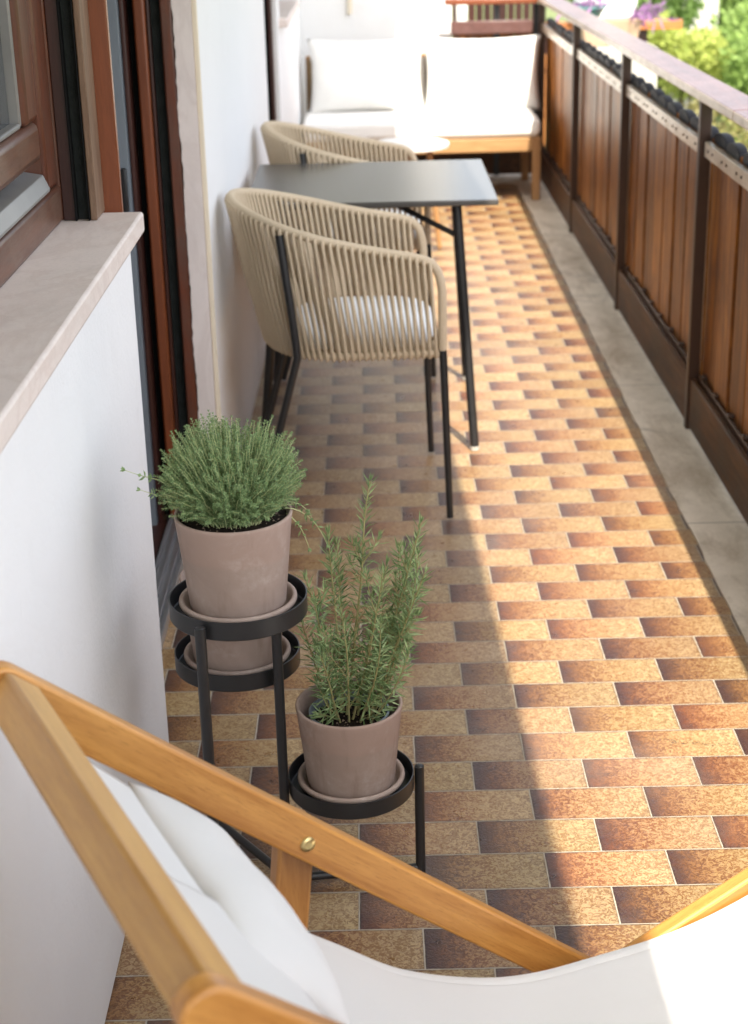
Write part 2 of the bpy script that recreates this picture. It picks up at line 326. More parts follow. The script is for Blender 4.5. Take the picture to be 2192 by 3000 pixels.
# ------------------------------------------------------------------ geometry helpers
class G:
    """collects geometry for ONE mesh object"""
    def __init__(s): s.v = []; s.f = []; s.mi = []
    def add(s, verts, faces, mi=0):
        o = len(s.v); s.v += [tuple(p) for p in verts]; s.f += [tuple(i + o for i in f) for f in faces]; s.mi += [mi] * len(faces)
    def box(s, x0, x1, y0, y1, z0, z1, mi=0):
        v = [(x, y, z) for z in (z0, z1) for y in (y0, y1) for x in (x0, x1)]
        s.add(v, [(0, 2, 3, 1), (4, 5, 7, 6), (0, 1, 5, 4), (2, 6, 7, 3), (0, 4, 6, 2), (1, 3, 7, 5)], mi); return s
    def prism(s, poly, z0, z1, mi=0):
        n = len(poly)
        v = [(p[0], p[1], z0) for p in poly] + [(p[0], p[1], z1) for p in poly]
        s.add(v, [tuple(reversed(range(n))), tuple(range(n, 2 * n))] + [(i, (i + 1) % n, n + (i + 1) % n, n + i) for i in range(n)], mi); return s
    def prism_axis(s, poly, a0, a1, fn, mi=0):
        n = len(poly)
        v = [fn(p[0], p[1], a0) for p in poly] + [fn(p[0], p[1], a1) for p in poly]
        s.add(v, [tuple(reversed(range(n))), tuple(range(n, 2 * n))] + [(i, (i + 1) % n, n + (i + 1) % n, n + i) for i in range(n)], mi); return s
    def bar(s, p0, p1, w, h, side=(0, 1, 0), mi=0):
        p0 = Vector(p0); p1 = Vector(p1); d = (p1 - p0).normalized(); sd = Vector(side); sd = (sd - d * sd.dot(d)).normalized(); up = d.cross(sd)
        v = []
        for p in (p0, p1):
            for a, b in ((-1, -1), (1, -1), (1, 1), (-1, 1)): v.append(p + sd * (a * w / 2) + up * (b * h / 2))
        s.add(v, [(3, 2, 1, 0), (4, 5, 6, 7), (0, 1, 5, 4), (1, 2, 6, 5), (2, 3, 7, 6), (3, 0, 4, 7)], mi); return s
    def tube(s, pts, r, n=8, closed=False, mi=0, caps=True):
        pts = [Vector(p) for p in pts]; m = len(pts)
        rs = r if isinstance(r, (list, tuple)) else [r] * m
        def tan(i):
            a = pts[(i - 1) % m] if (closed or i > 0) else pts[i]; b = pts[(i + 1) % m] if (closed or i < m - 1) else pts[i]
            d = b - a
            return d.normalized() if d.length > 1e-9 else Vector((0, 0, 1))
        t0 = tan(0); u = t0.orthogonal().normalized(); V = []
        for i in range(m):
            t1 = tan(i)
            q = t0.rotation_difference(t1); u = q @ u; u = (u - t1 * u.dot(t1)).normalized(); w = t1.cross(u); t0 = t1
            for k in range(n):
                a = 2 * pi * k / n; V.append(pts[i] + (u * cos(a) + w * sin(a)) * rs[i])
        F = []
        for i in range(m if closed else m - 1):
            j = (i + 1) % m
            for k in range(n): F.append((i * n + k, i * n + (k + 1) % n, j * n + (k + 1) % n, j * n + k))
        if caps and not closed: F.append(tuple(reversed(range(n)))); F.append(tuple(range((m - 1) * n, m * n)))
        s.add(V, F, mi); return s
    def lathe(s, prof, n=48, c=(0, 0, 0), mi=0):
        V = []; m = len(prof)
        for r, z in prof:
            for k in range(n): a = 2 * pi * k / n; V.append((c[0] + r * cos(a), c[1] + r * sin(a), c[2] + z))
        F = []
        for i in range(m - 1):
            for k in range(n): F.append((i * n + k, i * n + (k + 1) % n, (i + 1) * n + (k + 1) % n, (i + 1) * n + k))
        s.add(V, F, mi); return s
    def grid(s, fn, nu, nv, mi=0):
        V = [fn(i / nu, j / nv) for j in range(nv + 1) for i in range(nu + 1)]
        F = [(j * (nu + 1) + i, j * (nu + 1) + i + 1, (j + 1) * (nu + 1) + i + 1, (j + 1) * (nu + 1) + i) for j in range(nv) for i in range(nu)]
        s.add(V, F, mi); return s
    def leaf(s, p, d, nrm, L, W, mi=0, fold=.25):
        d = d.normalized(); sd = d.cross(nrm)
        if sd.length < 1e-6: sd = d.orthogonal()
        sd.normalize(); up = sd.cross(d)
        a = p; b = p + d * L; m = p + d * (L * .5) - up * (W * fold)
        s.add([a, p + d * (L * .45) + sd * (W / 2), b, p + d * (L * .45) - sd * (W / 2), m], [(0, 1, 4), (1, 2, 4), (2, 3, 4), (3, 0, 4)], mi); return s
    def make(s, name, mat, parent=None, smooth=True, bevel=0, seg=2, angle=40, sub=0, solid=0, loc=None):
        me = bpy.data.meshes.new(name); me.from_pydata([tuple(p) for p in s.v], [], s.f)
        mats = mat if isinstance(mat, (list, tuple)) else [mat]
        for m in mats: me.materials.append(MAT[m] if isinstance(m, str) else m)
        if any(s.mi): me.polygons.foreach_set('material_index', s.mi)
        if len(s.f) < 60000:
            bm = bmesh.new(); bm.from_mesh(me); bmesh.ops.recalc_face_normals(bm, faces=bm.faces); bm.to_mesh(me); bm.free()
        if smooth:
            me.polygons.foreach_set('use_smooth', [True] * len(me.polygons))
            if not sub: me.set_sharp_from_angle(angle=R(angle))
        me.update()
        o = bpy.data.objects.new(name, me); COL.objects.link(o)
        if parent: o.parent = parent
        if loc: o.location = loc
        if bevel:
            b = o.modifiers.new('bevel', 'BEVEL'); b.width = bevel; b.segments = seg; b.limit_method = 'ANGLE'; b.angle_limit = R(50)
        if solid:
            q = o.modifiers.new('thickness', 'SOLIDIFY'); q.thickness = solid; q.offset = 0
        if sub:
            q = o.modifiers.new('subdivision', 'SUBSURF'); q.levels = sub; q.render_levels = sub
        return o

def thing(name, label, cat, loc=(0, 0, 0), rz=0, group=None):
    o = bpy.data.objects.new(name, None); COL.objects.link(o); o.location = loc; o.rotation_euler = (0, 0, rz); o.empty_display_size = .1
    return tag(o, label, cat, group)
def tag(o, label, cat, group=None):
    o['label'] = label; o['category'] = cat
    if group: o['group'] = group
    return o
def struct(o): o['kind'] = 'structure'; return o
def copy_tree(o, parent=None):
    c = o.copy(); COL.objects.link(c); c.parent = parent
    for ch in list(o.children): copy_tree(ch, c)
    return c
def catmull(P, n):
    out = []; P = [Vector(p) for p in P]; Q = [P[0] * 2 - P[1]] + P + [P[-1] * 2 - P[-2]]
    for i in range(1, len(Q) - 2):
        for k in range(n):
            t = k / n; a, b, c, d = Q[i - 1:i + 3]
            out.append(.5 * ((2 * b) + (c - a) * t + (2 * a - 5 * b + 4 * c - d) * t * t + (3 * b - a - 3 * c + d) * t ** 3))
    out.append(P[-1]); return out
def resample(P, n):
    L = [0]
    for a, b in zip(P, P[1:]): L.append(L[-1] + (b - a).length)
    out = []; j = 0
    for i in range(n + 1):
        d = L[-1] * i / n
        while j < len(P) - 2 and L[j + 1] < d: j += 1
        t = (d - L[j]) / max(1e-9, L[j + 1] - L[j]); out.append(P[j].lerp(P[j + 1], min(1, max(0, t))))
    return out
def rv(s=1.0): return Vector((random.uniform(-s, s), random.uniform(-s, s), random.uniform(-s, s)))

# ------------------------------------------------------------------ setting
YN = 2.655   # far end of the low wall under the window
YJ = 3.80    # far jamb of the balcony door
YE = 8.80    # end of the balcony
g = G().box(-.80, .775, -2.2, 8.62, -.02, 0)
struct(g.make('floor', 'tile', smooth=False))
# stone edging with a slightly broken inner edge
g = G(); n = 220; P0 = []; P1 = []
for i in range(n + 1):
    y = -2.2 + (8.62 + 2.2) * i / n
    P0.append((.757 + .0010 * sin(y * 9.1) + random.uniform(-.0022, .0022) + .006 * (y - 2.5) / 6, y)); P1.append((.93, y))
V = [(x, y, .005) for x, y in P0] + [(x, y, .005) for x, y in P1] + [(x, y, -.01) for x, y in P0]
g.add(V, [(i, n + 1 + i, n + 2 + i, i + 1) for i in range(n)] + [(i, i + 1, 2 * n + 3 + i, 2 * n + 2 + i) for i in range(n)])
g.box(-.40, .93, 8.62, 8.95, -.02, .005)
struct(g.make('stone_edging', 'marble_grey', smooth=False))
struct(G().box(-.8, 1.0, -2.2, 8.95, -.30, -.021).make('balcony_slab', 'concrete'))
struct(G().box(-150, 150, -60, 300, -3.4, -3.2).make('ground', 'ground'))
# roof overhang above the balcony: throws the long shade line along the floor
eave = lambda y: .625 - .035 * (y - 2.72)
g = G().prism([(-.9, -2.6), (eave(-2.6), -2.6), (eave(9.6), 9.6), (-.9, 9.6)], 2.55, 2.72)
struct(g.make('roof_overhang', 'ceil', smooth=False))

# near wall: low wall below the window, its lintel and the part behind the camera
g = G()
g.box(-.62, -.405, .30, YN, 0, .955)
g.box(-.62, -.405, -2.2, .30, 0, 2.55)
g.box(-.62, -.405, .30, YN, 2.15, 2.55)
g.box(-.62, -.405, YN, YJ, 2.20, 2.55)
w = g.make('house_wall', 'plaster', bevel=.004)
tag(w, 'white plastered low wall below the near wooden window, left foreground', 'wall')
# far wall with a door opening
g = G()
def wx(y): return -.3875 + (y - 3.8) * .0050
g.prism([(-.3875, YJ + .004), (wx(6.05), 6.05), (-.62, 6.05), (-.62, YJ + .07), (-.3985, YJ + .07), (-.3985, YJ + .004)], 0, 2.55)
g.prism([(wx(6.05), 6.05), (wx(6.78), 6.78), (-.62, 6.78), (-.62, 6.05)], 2.2, 2.55)
g.prism([(wx(6.78), 6.78), (wx(7.0), 7.0), (-.62, 7.0), (-.62, 6.78)], 0, 2.55)
g.prism([(wx(7.0), 7.0), (wx(8.1), 8.1), (-.62, 8.1), (-.62, 7.0)], 0, .955)
g.prism([(wx(7.0), 7.0), (wx(8.1), 8.1), (-.62, 8.1), (-.62, 7.0)], 2.15, 2.55)
g.prism([(wx(8.1), 8.1), (wx(9.0), 9.0), (-.62, 9.0), (-.62, 8.1)], 0, 2.55)
w = g.make('house_wall', 'plaster', angle=30)
tag(w, 'white house wall behind the black table and the woven armchairs', 'wall')
# end wall
w = G().box(-.362, .445, 9.0, 9.16, 0, 2.55).make('end_wall', 'plaster', bevel=.004)
tag(w, 'white end wall behind the cushioned bench, half in sun', 'wall')
w = tag(G().tube([(-.10, 8.985, .86), (-.098, 8.985, .99)], .012, 8).make('wall_hook', 'plaster_warm'), 'small cream fitting on the end wall above the left cushion', 'fitting')

# near window
wn = thing('wooden_window', 'red brown wooden window above the low white wall, at top left', 'window', (-.508, 2.62, .992))
O = Vector((-.508, 2.62, .992))
def L(x0, x1, y0, y1, z0, z1): return (x0 - O.x, x1 - O.x, y0 - O.y, y1 - O.y, z0 - O.z, z1 - O.z)
G().box(*L(-.62, -.384, .25, 2.692, .957, .992)).make('sill', 'marble_pink', wn, bevel=.005)
g = G().box(*L(-.56, -.505, .40, 2.62, .9925, 1.052)).box(*L(-.56, -.505, .40, 2.62, 2.08, 2.15)).box(*L(-.56, -.505, .40, .47, 1.052, 2.08))
g.make('frame_rail', 'mahogany_h', wn, bevel=.006)
G().box(*L(-.56, -.508, 2.535, 2.62, 1.052, 2.08)).make('frame', 'mahogany', wn, bevel=.008, seg=3)
# aluminium drip bar with a sloped nose
g = G().prism_axis([(-.555 - O.x, 1.053 - O.z), (-.502 - O.x, 1.058 - O.z), (-.502 - O.x, 1.063 - O.z), (-.511 - O.x, 1.084 - O.z), (-.555 - O.x, 1.092 - O.z)], .48 - O.y, 2.520 - O.y, lambda a, b, c: (a, c, b))
g.make('drip_bar', 'alu_drip', wn, smooth=False, bevel=.002)
ws = G().box(*L(-.55, -.512, 1.52, 2.53, 1.104, 1.165)).box(*L(-.55, -.512, 1.52, 2.53, 2.01, 2.078)).box(*L(-.55, -.512, .475, 1.50, 1.104, 1.165)).box(*L(-.55, -.512, .475, 1.50, 2.01, 2.078)).make('sash_rail', 'mahogany_h', wn, bevel=.012, seg=3)
st = G().box(*L(-.551, -.511, 2.445, 2.531, 1.166, 2.009)).box(*L(-.551, -.511, 1.525, 1.60, 1.166, 2.009)).box(*L(-.551, -.511, .48, .56, 1.166, 2.009)).make('sash_stile', 'mahogany', wn, bevel=.010, seg=3)
G().box(*L(-.549, -.520, 2.434, 2.444, 1.168, 2.009)).box(*L(-.549, -.520, 1.60, 2.434, 1.1655, 1.174)).make('glazing_bead', 'alu_drip', wn, bevel=.003)
G().box(*L(-.541, -.535, .56, 2.43, 1.167, 2.009)).make('glass_pane', 'glass', wn, smooth=False)
g = G()
g.grid(lambda u, v: (-.572 - O.x + .010 * sin(u * 60) + .004 * sin(u * 171), .6 + 1.82 * u - O.y, 1.05 + v * 1.02 - O.z), 160, 4)
g.make('curtain', 'curtain', wn)
# shutter guide: two side lips and the brush seal, then the outer strip and mullion post
g = G().box(*L(-.56, -.505, 2.6205, 2.67, .9925, 2.14))
g.make('frame_end', 'mahogany', wn, bevel=.004)
g = G().box(*L(-.5045, -.4845, 2.622, 2.655, .9925, 2.14), 0).box(*L(-.4850, -.4815, 2.616, 2.655, .9925, 2.14), 1).box(*L(-.4635, -.4610, 2.616, 2.655, .9925, 2.14), 1)
g.box(*L(-.4815, -.4635, 2.631, 2.655, .9925, 2.14), 2)
g.make('shutter_guide', ['dark_wood', 'blackgap', 'rubber'], wn, smooth=False, bevel=.001)
G().box(*L(-.4605, -.4495, 2.619, 2.70, .9925, 2.14)).make('outer_strip', 'strip_wood', wn, bevel=.002)
G().box(*L(-.475, -.4215, 2.703, 2.722, .957, 2.2)).make('mullion_post', 'orange_wood', wn, bevel=.003)

# balcony door: everything seen edge-on past the low wall
dr = thing('balcony_door', 'dark red brown balcony door jamb with black shutter guide, behind the low wall', 'door', (-.53, YJ, 0))
O = Vector((-.53, YJ, 0))
def strip(name, x0, x1, y0, mat, bev=.003): return G().box(*L(x0, x1, y0, YJ + .10, .012, 2.19)).make(name, mat, dr, bevel=bev)
strip('door_stile', -.615, -.5875, 3.66, 'dark_wood')
strip('glass_edge', -.587, -.5595, 3.74, 'screen', .001)
strip('inner_frame', -.559, -.548, 3.76, 'dark_wood')
strip('shadow_groove', -.5475, -.5315, 3.82, 'blackgap', .001)
strip('frame_post', -.531, -.5045, 3.785, 'orange_wood', .005)
strip('frame_fillet', -.504, -.4955, 3.797, 'dark_wood')
strip('shutter_guide', -.495, -.471, 3.812, 'rubber', .001)
strip('outer_frame', -.4705, -.4435, 3.788, 'mahogany', .004)
G().box(*L(-.612, -.592, 2.80, 3.66, .03, .16)).box(*L(-.612, -.592, 2.80, 3.66, 2.02, 2.19)).box(*L(-.612, -.592, 2.80, 2.90, .16, 2.02)).make('door_rail', 'dark_wood', dr, bevel=.004)
G().box(*L(-.606, -.600, 2.90, 3.66, .16, 2.02)).make('glass_pane', 'glass', dr, smooth=False)
g = G(); g.grid(lambda u, v: (-.68 - O.x + .012 * sin(u * 40), 2.75 + 1.0 * u - O.y, v * 2.2), 120, 3); g.make('curtain', 'curtain', dr)
G().box(*L(-.578, -.565, 3.725, 3.7395, .80, .90)).make('handle', 'black', dr, bevel=.003)
# aluminium sliding track, several ribs
g = G().box(*L(-.535, -.466, 2.66, YJ - .02, .0005, .010))
for x in (-.530, -.509, -.488, -.472): g.box(*L(x, x + .006, 2.66, YJ - .002, .0105, .026))
g.make('threshold', 'alu', dr, bevel=.001)
G().box(*L(-.62, -.536, 2.66, YJ - .02, .0005, .014)).make('door_sill', 'dark_wood', dr, bevel=.002)
# stone jamb lining with a rough edge and the cream painted strip
ja = thing('stone_jamb', 'pinkish stone door lining with a cream painted edge, left of the woven chair', 'door lining', (-.42, YJ, 0))
O = Vector((-.42, YJ, 0))
g = G(); n = 160; A = []; B = []
for i in range(n + 1):
    z = 2.195 * i / n; xa = -.4425 + random.uniform(-.0016, .0016) + .0008 * sin(z * 23)
    A.append((xa - O.x, -.012, z)); B.append((-.3995 - O.x, -.012, z))
V = A + B + [(x, .065, z) for x, y, z in A] + [(x, .065, z) for x, y, z in B]; m = n + 1
g.add(V, [(i, m + i, m + i + 1, i + 1) for i in range(n)] + [(2 * m + i, i, i + 1, 2 * m + i + 1) for i in range(n)] + [(m + i, 3 * m + i, 3 * m + i + 1, m + i + 1) for i in range(n)])
g.make('stone_slab', 'marble_jamb', ja, smooth=False)
G().box(*L(-.399, -.3878, YJ - .006, YJ + .0035, 0, 2.195)).make('painted_edge', 'plaster_warm', ja, bevel=.002)

# second door further along
d2 = thing('balcony_door', 'narrow dark door edge in the white wall, behind the far woven armchair', 'door', (-.45, 6.6, 0))
O = Vector((-.45, 6.6, 0))
G().box(*L(-.56, -.405, 6.72, 6.779, .01, 2.19)).make('shutter_guide', 'blackgap', d2, bevel=.003)
G().box(*L(-.404, -.388, 6.70, 6.779, .01, 2.19)).make('outer_frame', 'dark_wood', d2, bevel=.003)
G().box(*L(-.60, -.56, 6.06, 6.77, .01, 2.19)).make('door_panel', 'dark_wood', d2, bevel=.003)
# second window, its sill just seen above the sofa corner
w2 = thing('wooden_window', 'far dark window with a pale stone sill, beyond the second door at the top', 'window', (-.42, 7.5, .99))
O = Vector((-.42, 7.5, .99))
G().box(*L(-.60, -.335, 6.93, 8.15, .957, .992)).make('sill', 'marble_pink', w2, bevel=.005)
g = G().box(*L(-.50, -.47, 7.005, 8.095, .993, 1.06)).box(*L(-.50, -.47, 7.005, 7.07, 1.06, 2.08)).box(*L(-.50, -.47, 8.03, 8.095, 1.06, 2.08)).box(*L(-.50, -.47, 7.005, 8.095, 2.08, 2.149))
g.make('frame', 'dark_wood', w2, bevel=.004)
G().box(*L(-.492, -.486, 7.07, 8.03, 1.06, 2.08)).make('glass_pane', 'glass', w2, smooth=False)

# ------------------------------------------------------------------ railing
rl = thing('balcony_railing', 'brown wooden slat railing with steel posts along the right side of the balcony', 'railing', (.905, 4.44, 0))
O = Vector((.905, 4.44, 0))
posts = [.20, 1.61, 3.02, 4.44, 5.85, 7.28, YE - .04]
def zt(y): return -.0045 * max(0, y - 4.1)   # the handrail dips slightly towards the far end
for y in posts:
    G().box(*L(.889, .921, y - .016, y + .016, .005, .934 + zt(y))).make('post', 'steel_brown', rl, bevel=.003)
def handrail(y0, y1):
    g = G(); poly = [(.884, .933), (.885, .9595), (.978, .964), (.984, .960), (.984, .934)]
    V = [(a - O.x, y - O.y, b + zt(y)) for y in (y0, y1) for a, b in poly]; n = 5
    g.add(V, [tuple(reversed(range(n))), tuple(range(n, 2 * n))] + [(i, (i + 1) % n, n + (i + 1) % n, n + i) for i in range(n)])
    g.mi[2] = 1  # inner face coloured paler to imitate the reflection of the end wall
    g.make('handrail', ['rail_wood', 'pale_glare_wood'], rl, smooth=False, bevel=.004)
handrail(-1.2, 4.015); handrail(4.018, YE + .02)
for a, b in zip([-1.2] + posts, posts):
    y0 = a + .018; y1 = b - .018
    dz = zt((a + b) / 2)
    k = max(2, round((y1 - y0) / .172)); pw = (y1 - y0 + .03) / k
    g = G()
    for i in range(k):
        s0 = y0 - .015 + i * pw + .006 + random.uniform(-.003, .003); s1 = y0 - .015 + (i + 1) * pw - .006 + random.uniform(-.002, .002)
        xo = .926 + random.uniform(0, .007); zb = .135 + random.uniform(-.006, .006)
        w = s1 - s0
        top = [(s0 + w * .5 + w * .5 * cos(t), .822 + dz + .030 * sin(t) ** .7) for t in [pi * q / 10 for q in range(1, 10)]]
        poly = [(s0, zb), (s1, zb), (s1, .822 + dz)] + top + [(s0, .822 + dz)]
        poly2 = [(p - O.y, z) for p, z in poly]
        g.prism_axis(poly2, xo - O.x, xo + .02 - O.x, lambda p, z, x: (x, p, z))
        g.prism_axis([(p - O.y + 0, z + .0035) for p, z in ([(s1 - .004, .818 + dz)] + top + [(s0 + .004, .818 + dz)])], xo - O.x - .003, xo + .024 - O.x, lambda p, z, x: (x, p, z), 1)
    g.box(*L(.947, .956, y0, y1, .135, .815 + dz), 1)  # added dark sheet behind the slats, blackens the gaps between them
    g.make('slat_panel', ['slat_wood', 'slat_top_and_gap'], rl, smooth=False, bevel=.003)
    g = G().box(*L(.903, .921, y0 + .03, y1 - .0, .785 + dz, .826 + dz))
    for i in range(k):
        for s in (.3, .62):
            y = y0 - .015 + (i + s) * pw
            if y0 + .04 < y < y1 - .02: g.tube([(.900 - O.x, y - O.y, .806 + dz), (.9045 - O.x, y - O.y, .806 + dz)], .0042, 8, mi=1)
    g.make('top_batten', ['pale_glare_wood', 'steel_brown'], rl, smooth=False, bevel=.002)
    G().box(*L(.896, .914, y0, y1, .014, .158)).make('kick_board', 'kick_wood', rl, bevel=.004)
    g = G().box(*L(.915, .9235, y0, y1, .150, .172))
    for i in range(k): g.box(*L(.915, .945, y0 + (i + .45) * pw, y0 + (i + .45) * pw + .03, .1725, .180))
    g.make('bottom_rail', 'steel_brown', rl, bevel=.002)

# end railing, at right angles
er = thing('end_railing', 'brown wooden end railing with dark post, right of the white end wall', 'railing', (.68, YE, 0))
O = Vector((.68, YE, 0))
G().box(*L(-.35, .883, YE + .035, YE + .055, .014, .255)).make('kick_board', 'kick_wood', er, bevel=.004)
G().box(*L(.40, .883, YE - .02, YE + .08, .905, .934)).make('handrail', 'orange_wood', er, bevel=.005)
G().box(*L(.43, .86, YE + .0, YE + .02, .755, .822)).make('top_batten', 'rail_wood', er, bevel=.004)
for x in (.675, .882): G().box(*L(x - .015, x + .015, YE + .025, YE + .055, .01, .9)).make('post', 'black', er, bevel=.002)
g = G()
for i in range(4): g.box(*L(.448 + i * .108, .448 + i * .108 + .102, YE + .06, YE + .08, .26, .80))
g.make('slat_panel', 'slat_wood', er, smooth=False, bevel=.003)

# ------------------------------------------------------------------ plant stand, pots
ps = thing('plant_stand', 'three tier black metal plant stand by the low white wall', 'plant stand', (-.16, 2.185, 0))
O = Vector((-.16, 2.185, 0))
LEG = {'a': (-.300, 2.375, .385), 'b': (-.250, 1.993, .550), 'c': (-.160, 2.185, .528), 'd': (.052, 2.208, .202)}
TR = {'top': (-.205, 2.093, .527), 'mid': (-.230, 2.285, .349), 'low': (-.055, 2.205, .169)}
for k, (x, y, z) in LEG.items():
    g = G().tube([(x - O.x, y - O.y, .004), (x - O.x, y - O.y, z)], .0078, 16)
    g.lathe([(0, z + .0015), (.004, z + .0015), (.0062, z + .0005), (.0078, z - .003)], 16, (x - O.x, y - O.y, 0))
    g.make('leg', 'black', ps, angle=60)
def P3(k, z): return (LEG[k][0] - O.x, LEG[k][1] - O.y, z)
for p, q in (('a', 'c'), ('c', 'd'), ('b', 'c')):
    G().tube([P3(p, .016), P3(q, .016)], .0068, 12).make('base_bar', 'black', ps)
for nm, (x, y, z) in TR.items():
    r = .0985
    pr = [(0, 0), (r - .002, 0), (r, .002), (r, .028), (r - .0016, .0284), (r - .0022, .0275), (r - .0022, .0035), (r - .004, .0022), (0, .0022)]
    G().lathe(pr, 72, (x - O.x, y - O.y, z)).make('tray', 'black', ps, angle=35)
def saucer(loc, label):
    pr = [(0, 0), (.064, 0), (.072, .004), (.0822, .015), (.0842, .019), (.0838, .0225), (.0810, .0245), (.0775, .0235), (.0755, .019), (.072, .012), (.068, .0075), (0, .007)]
    return tag(G().lathe(pr, 72).make('saucer', 'terra', None, angle=60, loc=loc), label, 'saucer', 'terracotta saucers on the plant stand')
def pot_mesh(parent, h=.145):
    pr = [(0, 0), (.060, 0), (.066, .003), (.0685, .010), (.0812, h - .012), (.0828, h - .004), (.0823, h - .001), (.0803, h), (.0778, h - .0012), (.0760, h - .006), (.0735, h - .03), (.0710, h - .06), (0, h - .062)]
    return G().lathe(pr, 80).make('pot', 'terra', parent, angle=60)
def soil_mesh(parent, z, r):
    g = G(); rnd = random.Random(3)
    N = 26
    for j in range(N):
        for i in range(N): pass
    g.grid(lambda u, v: ((r * v) * cos(2 * pi * u), (r * v) * sin(2 * pi * u), z + .006 * (1 - v * v) + rnd.uniform(-.0016, .0016)), 64, 14)
    g.make('soil', 'soil', parent, angle=180)
    c = G()
    for i in range(260):
        a = rnd.uniform(0, 2 * pi); q = r * sqrt(rnd.random()) * .97; s = rnd.uniform(.0007, .0022)
        p = Vector((q * cos(a), q * sin(a), z + .0055 * (1 - (q / r) ** 2) + s * .3))
        c.add([p + Vector((s, 0, 0)), p + Vector((-s * .6, s, 0)), p + Vector((-s * .6, -s, 0)), p + Vector((0, 0, s))], [(0, 1, 3), (1, 2, 3), (2, 0, 3)])
    c.make('soil_crumbs', 'perlite', parent, smooth=False)
saucer((TR['top'][0], TR['top'][1], .5294), 'terracotta saucer under the thyme pot on the highest tray')
saucer((TR['mid'][0], TR['mid'][1], .3514), 'terracotta saucer on the middle tray, below the thyme')
saucer((TR['low'][0], TR['low'][1], .1714), 'terracotta saucer under the rosemary pot on the lowest tray')

# thyme
th = thing('potted_thyme', 'bushy green thyme in a grey pink terracotta pot on the top tray', 'potted herb', (TR['top'][0], TR['top'][1], .5366))
pot_mesh(th); soil_mesh(th, .137, .0748)
rnd = random.Random(11)
ls = G(); lv = G()
def sprig(base, d, Ln, bend, n, leafL, leafW, r0=.0008, gap=.0):
    pts = []; p = Vector(base); dd = d.normalized()
    for i in range(9):
        pts.append(p.copy()); p = p + dd * (Ln / 8); dd = (dd + bend / 8 + Vector((rnd.uniform(-.05, .05), rnd.uniform(-.05, .05), rnd.uniform(-.03, .03)))).normalized()
    ls.tube(pts, [r0 * (1 - .55 * i / 8) for i in range(9)], 4)
    for i in range(n):
        t = gap + (1 - gap) * (i + rnd.random() * .5) / n * 8; t = min(7.99, max(gap * 8, t)); j = int(t); q = pts[j].lerp(pts[j + 1], t - j); ax = (pts[j + 1] - pts[j]).normalized()
        u = ax.orthogonal().normalized(); a = (i % 2) * pi / 2 + rnd.uniform(-.5, .5)
        sz = (.75 + .45 * (1 - abs(2 * t / 8 - 1.1))) * rnd.uniform(.7, 1.15)
        for s in (0, pi):
            w = Matrix.Rotation(a + s, 3, ax) @ u
            lv.leaf(q, w * 1.0 + ax * rnd.uniform(.35, .8), ax, leafL * sz, leafW * sz)
    for k in range(5):
        w = Matrix.Rotation(k * 1.26, 3, (pts[8] - pts[7]).normalized()) @ (pts[8] - pts[7]).orthogonal().normalized()
        lv.leaf(pts[8], w * .6 + (pts[8] - pts[7]).normalized(), w, leafL * .8, leafW * .8)
def sprig_to(base, tip, n, leafL, leafW):
    b = Vector(base); e = Vector(tip); h = (e - b); c = b + Vector((h.x * .36, h.y * .36, h.z * .62 + .012 * max(0, 1 - h.z / .09)))
    pts = [(1 - t) ** 2 * b + 2 * t * (1 - t) * c + t * t * e + Vector((rnd.uniform(-.001, .001), rnd.uniform(-.001, .001), 0)) for t in [k / 8 for k in range(9)]]
    ls.tube(pts, [.0007 * (1 - .4 * i / 8) for i in range(9)], 4)
    for i in range(n):
        t = min(7.99, 8 * (.10 + .90 * (i + rnd.random() * .5) / n)); j = int(t); q = pts[j].lerp(pts[j + 1], t - j); ax = (pts[j + 1] - pts[j]).normalized()
        u = ax.orthogonal().normalized(); a = (i % 2) * pi / 2 + rnd.uniform(-.5, .5); sz = rnd.uniform(.7, 1.2)
        for w_ in (0, pi):
            w = Matrix.Rotation(a + w_, 3, ax) @ u
            lv.leaf(q, w + ax * rnd.uniform(.3, .75), ax, leafL * sz, leafW * sz)
    ax = (pts[8] - pts[7]).normalized()
    for k in range(5):
        w = Matrix.Rotation(k * 1.26, 3, ax) @ ax.orthogonal().normalized(); lv.leaf(pts[8], w * .6 + ax, w, leafL * .8, leafW * .8)
for i in range(900):
    a = rnd.uniform(0, 2 * pi); cp = 1 - rnd.random() ** .95 * 1.03; sp_ = sqrt(max(0, 1 - cp * cp))
    k = rnd.uniform(.84, 1.02) * (1.0 + .04 * sin(3 * a + 1) + .03 * sin(7 * a))
    if rnd.random() < .28: k *= rnd.uniform(.6, .92)
    if rnd.random() < .05: k *= 1.07
    tip = (-.004 + .103 * k * sp_ * cos(a), .110 * k * sp_ * sin(a) * (.78 if sin(a) < 0 else 1), .158 + .118 * k * max(0, cp) ** .72 + rnd.uniform(-.006, .012) * sp_)
    rr = .056 * (sp_ ** .8) * rnd.uniform(.7, 1.0)
    a2 = a + rnd.uniform(-.35, .35)
    sprig_to((rr * cos(a2), rr * sin(a2), .138), tip, int(16 + 18 * k), .0057, .0021)
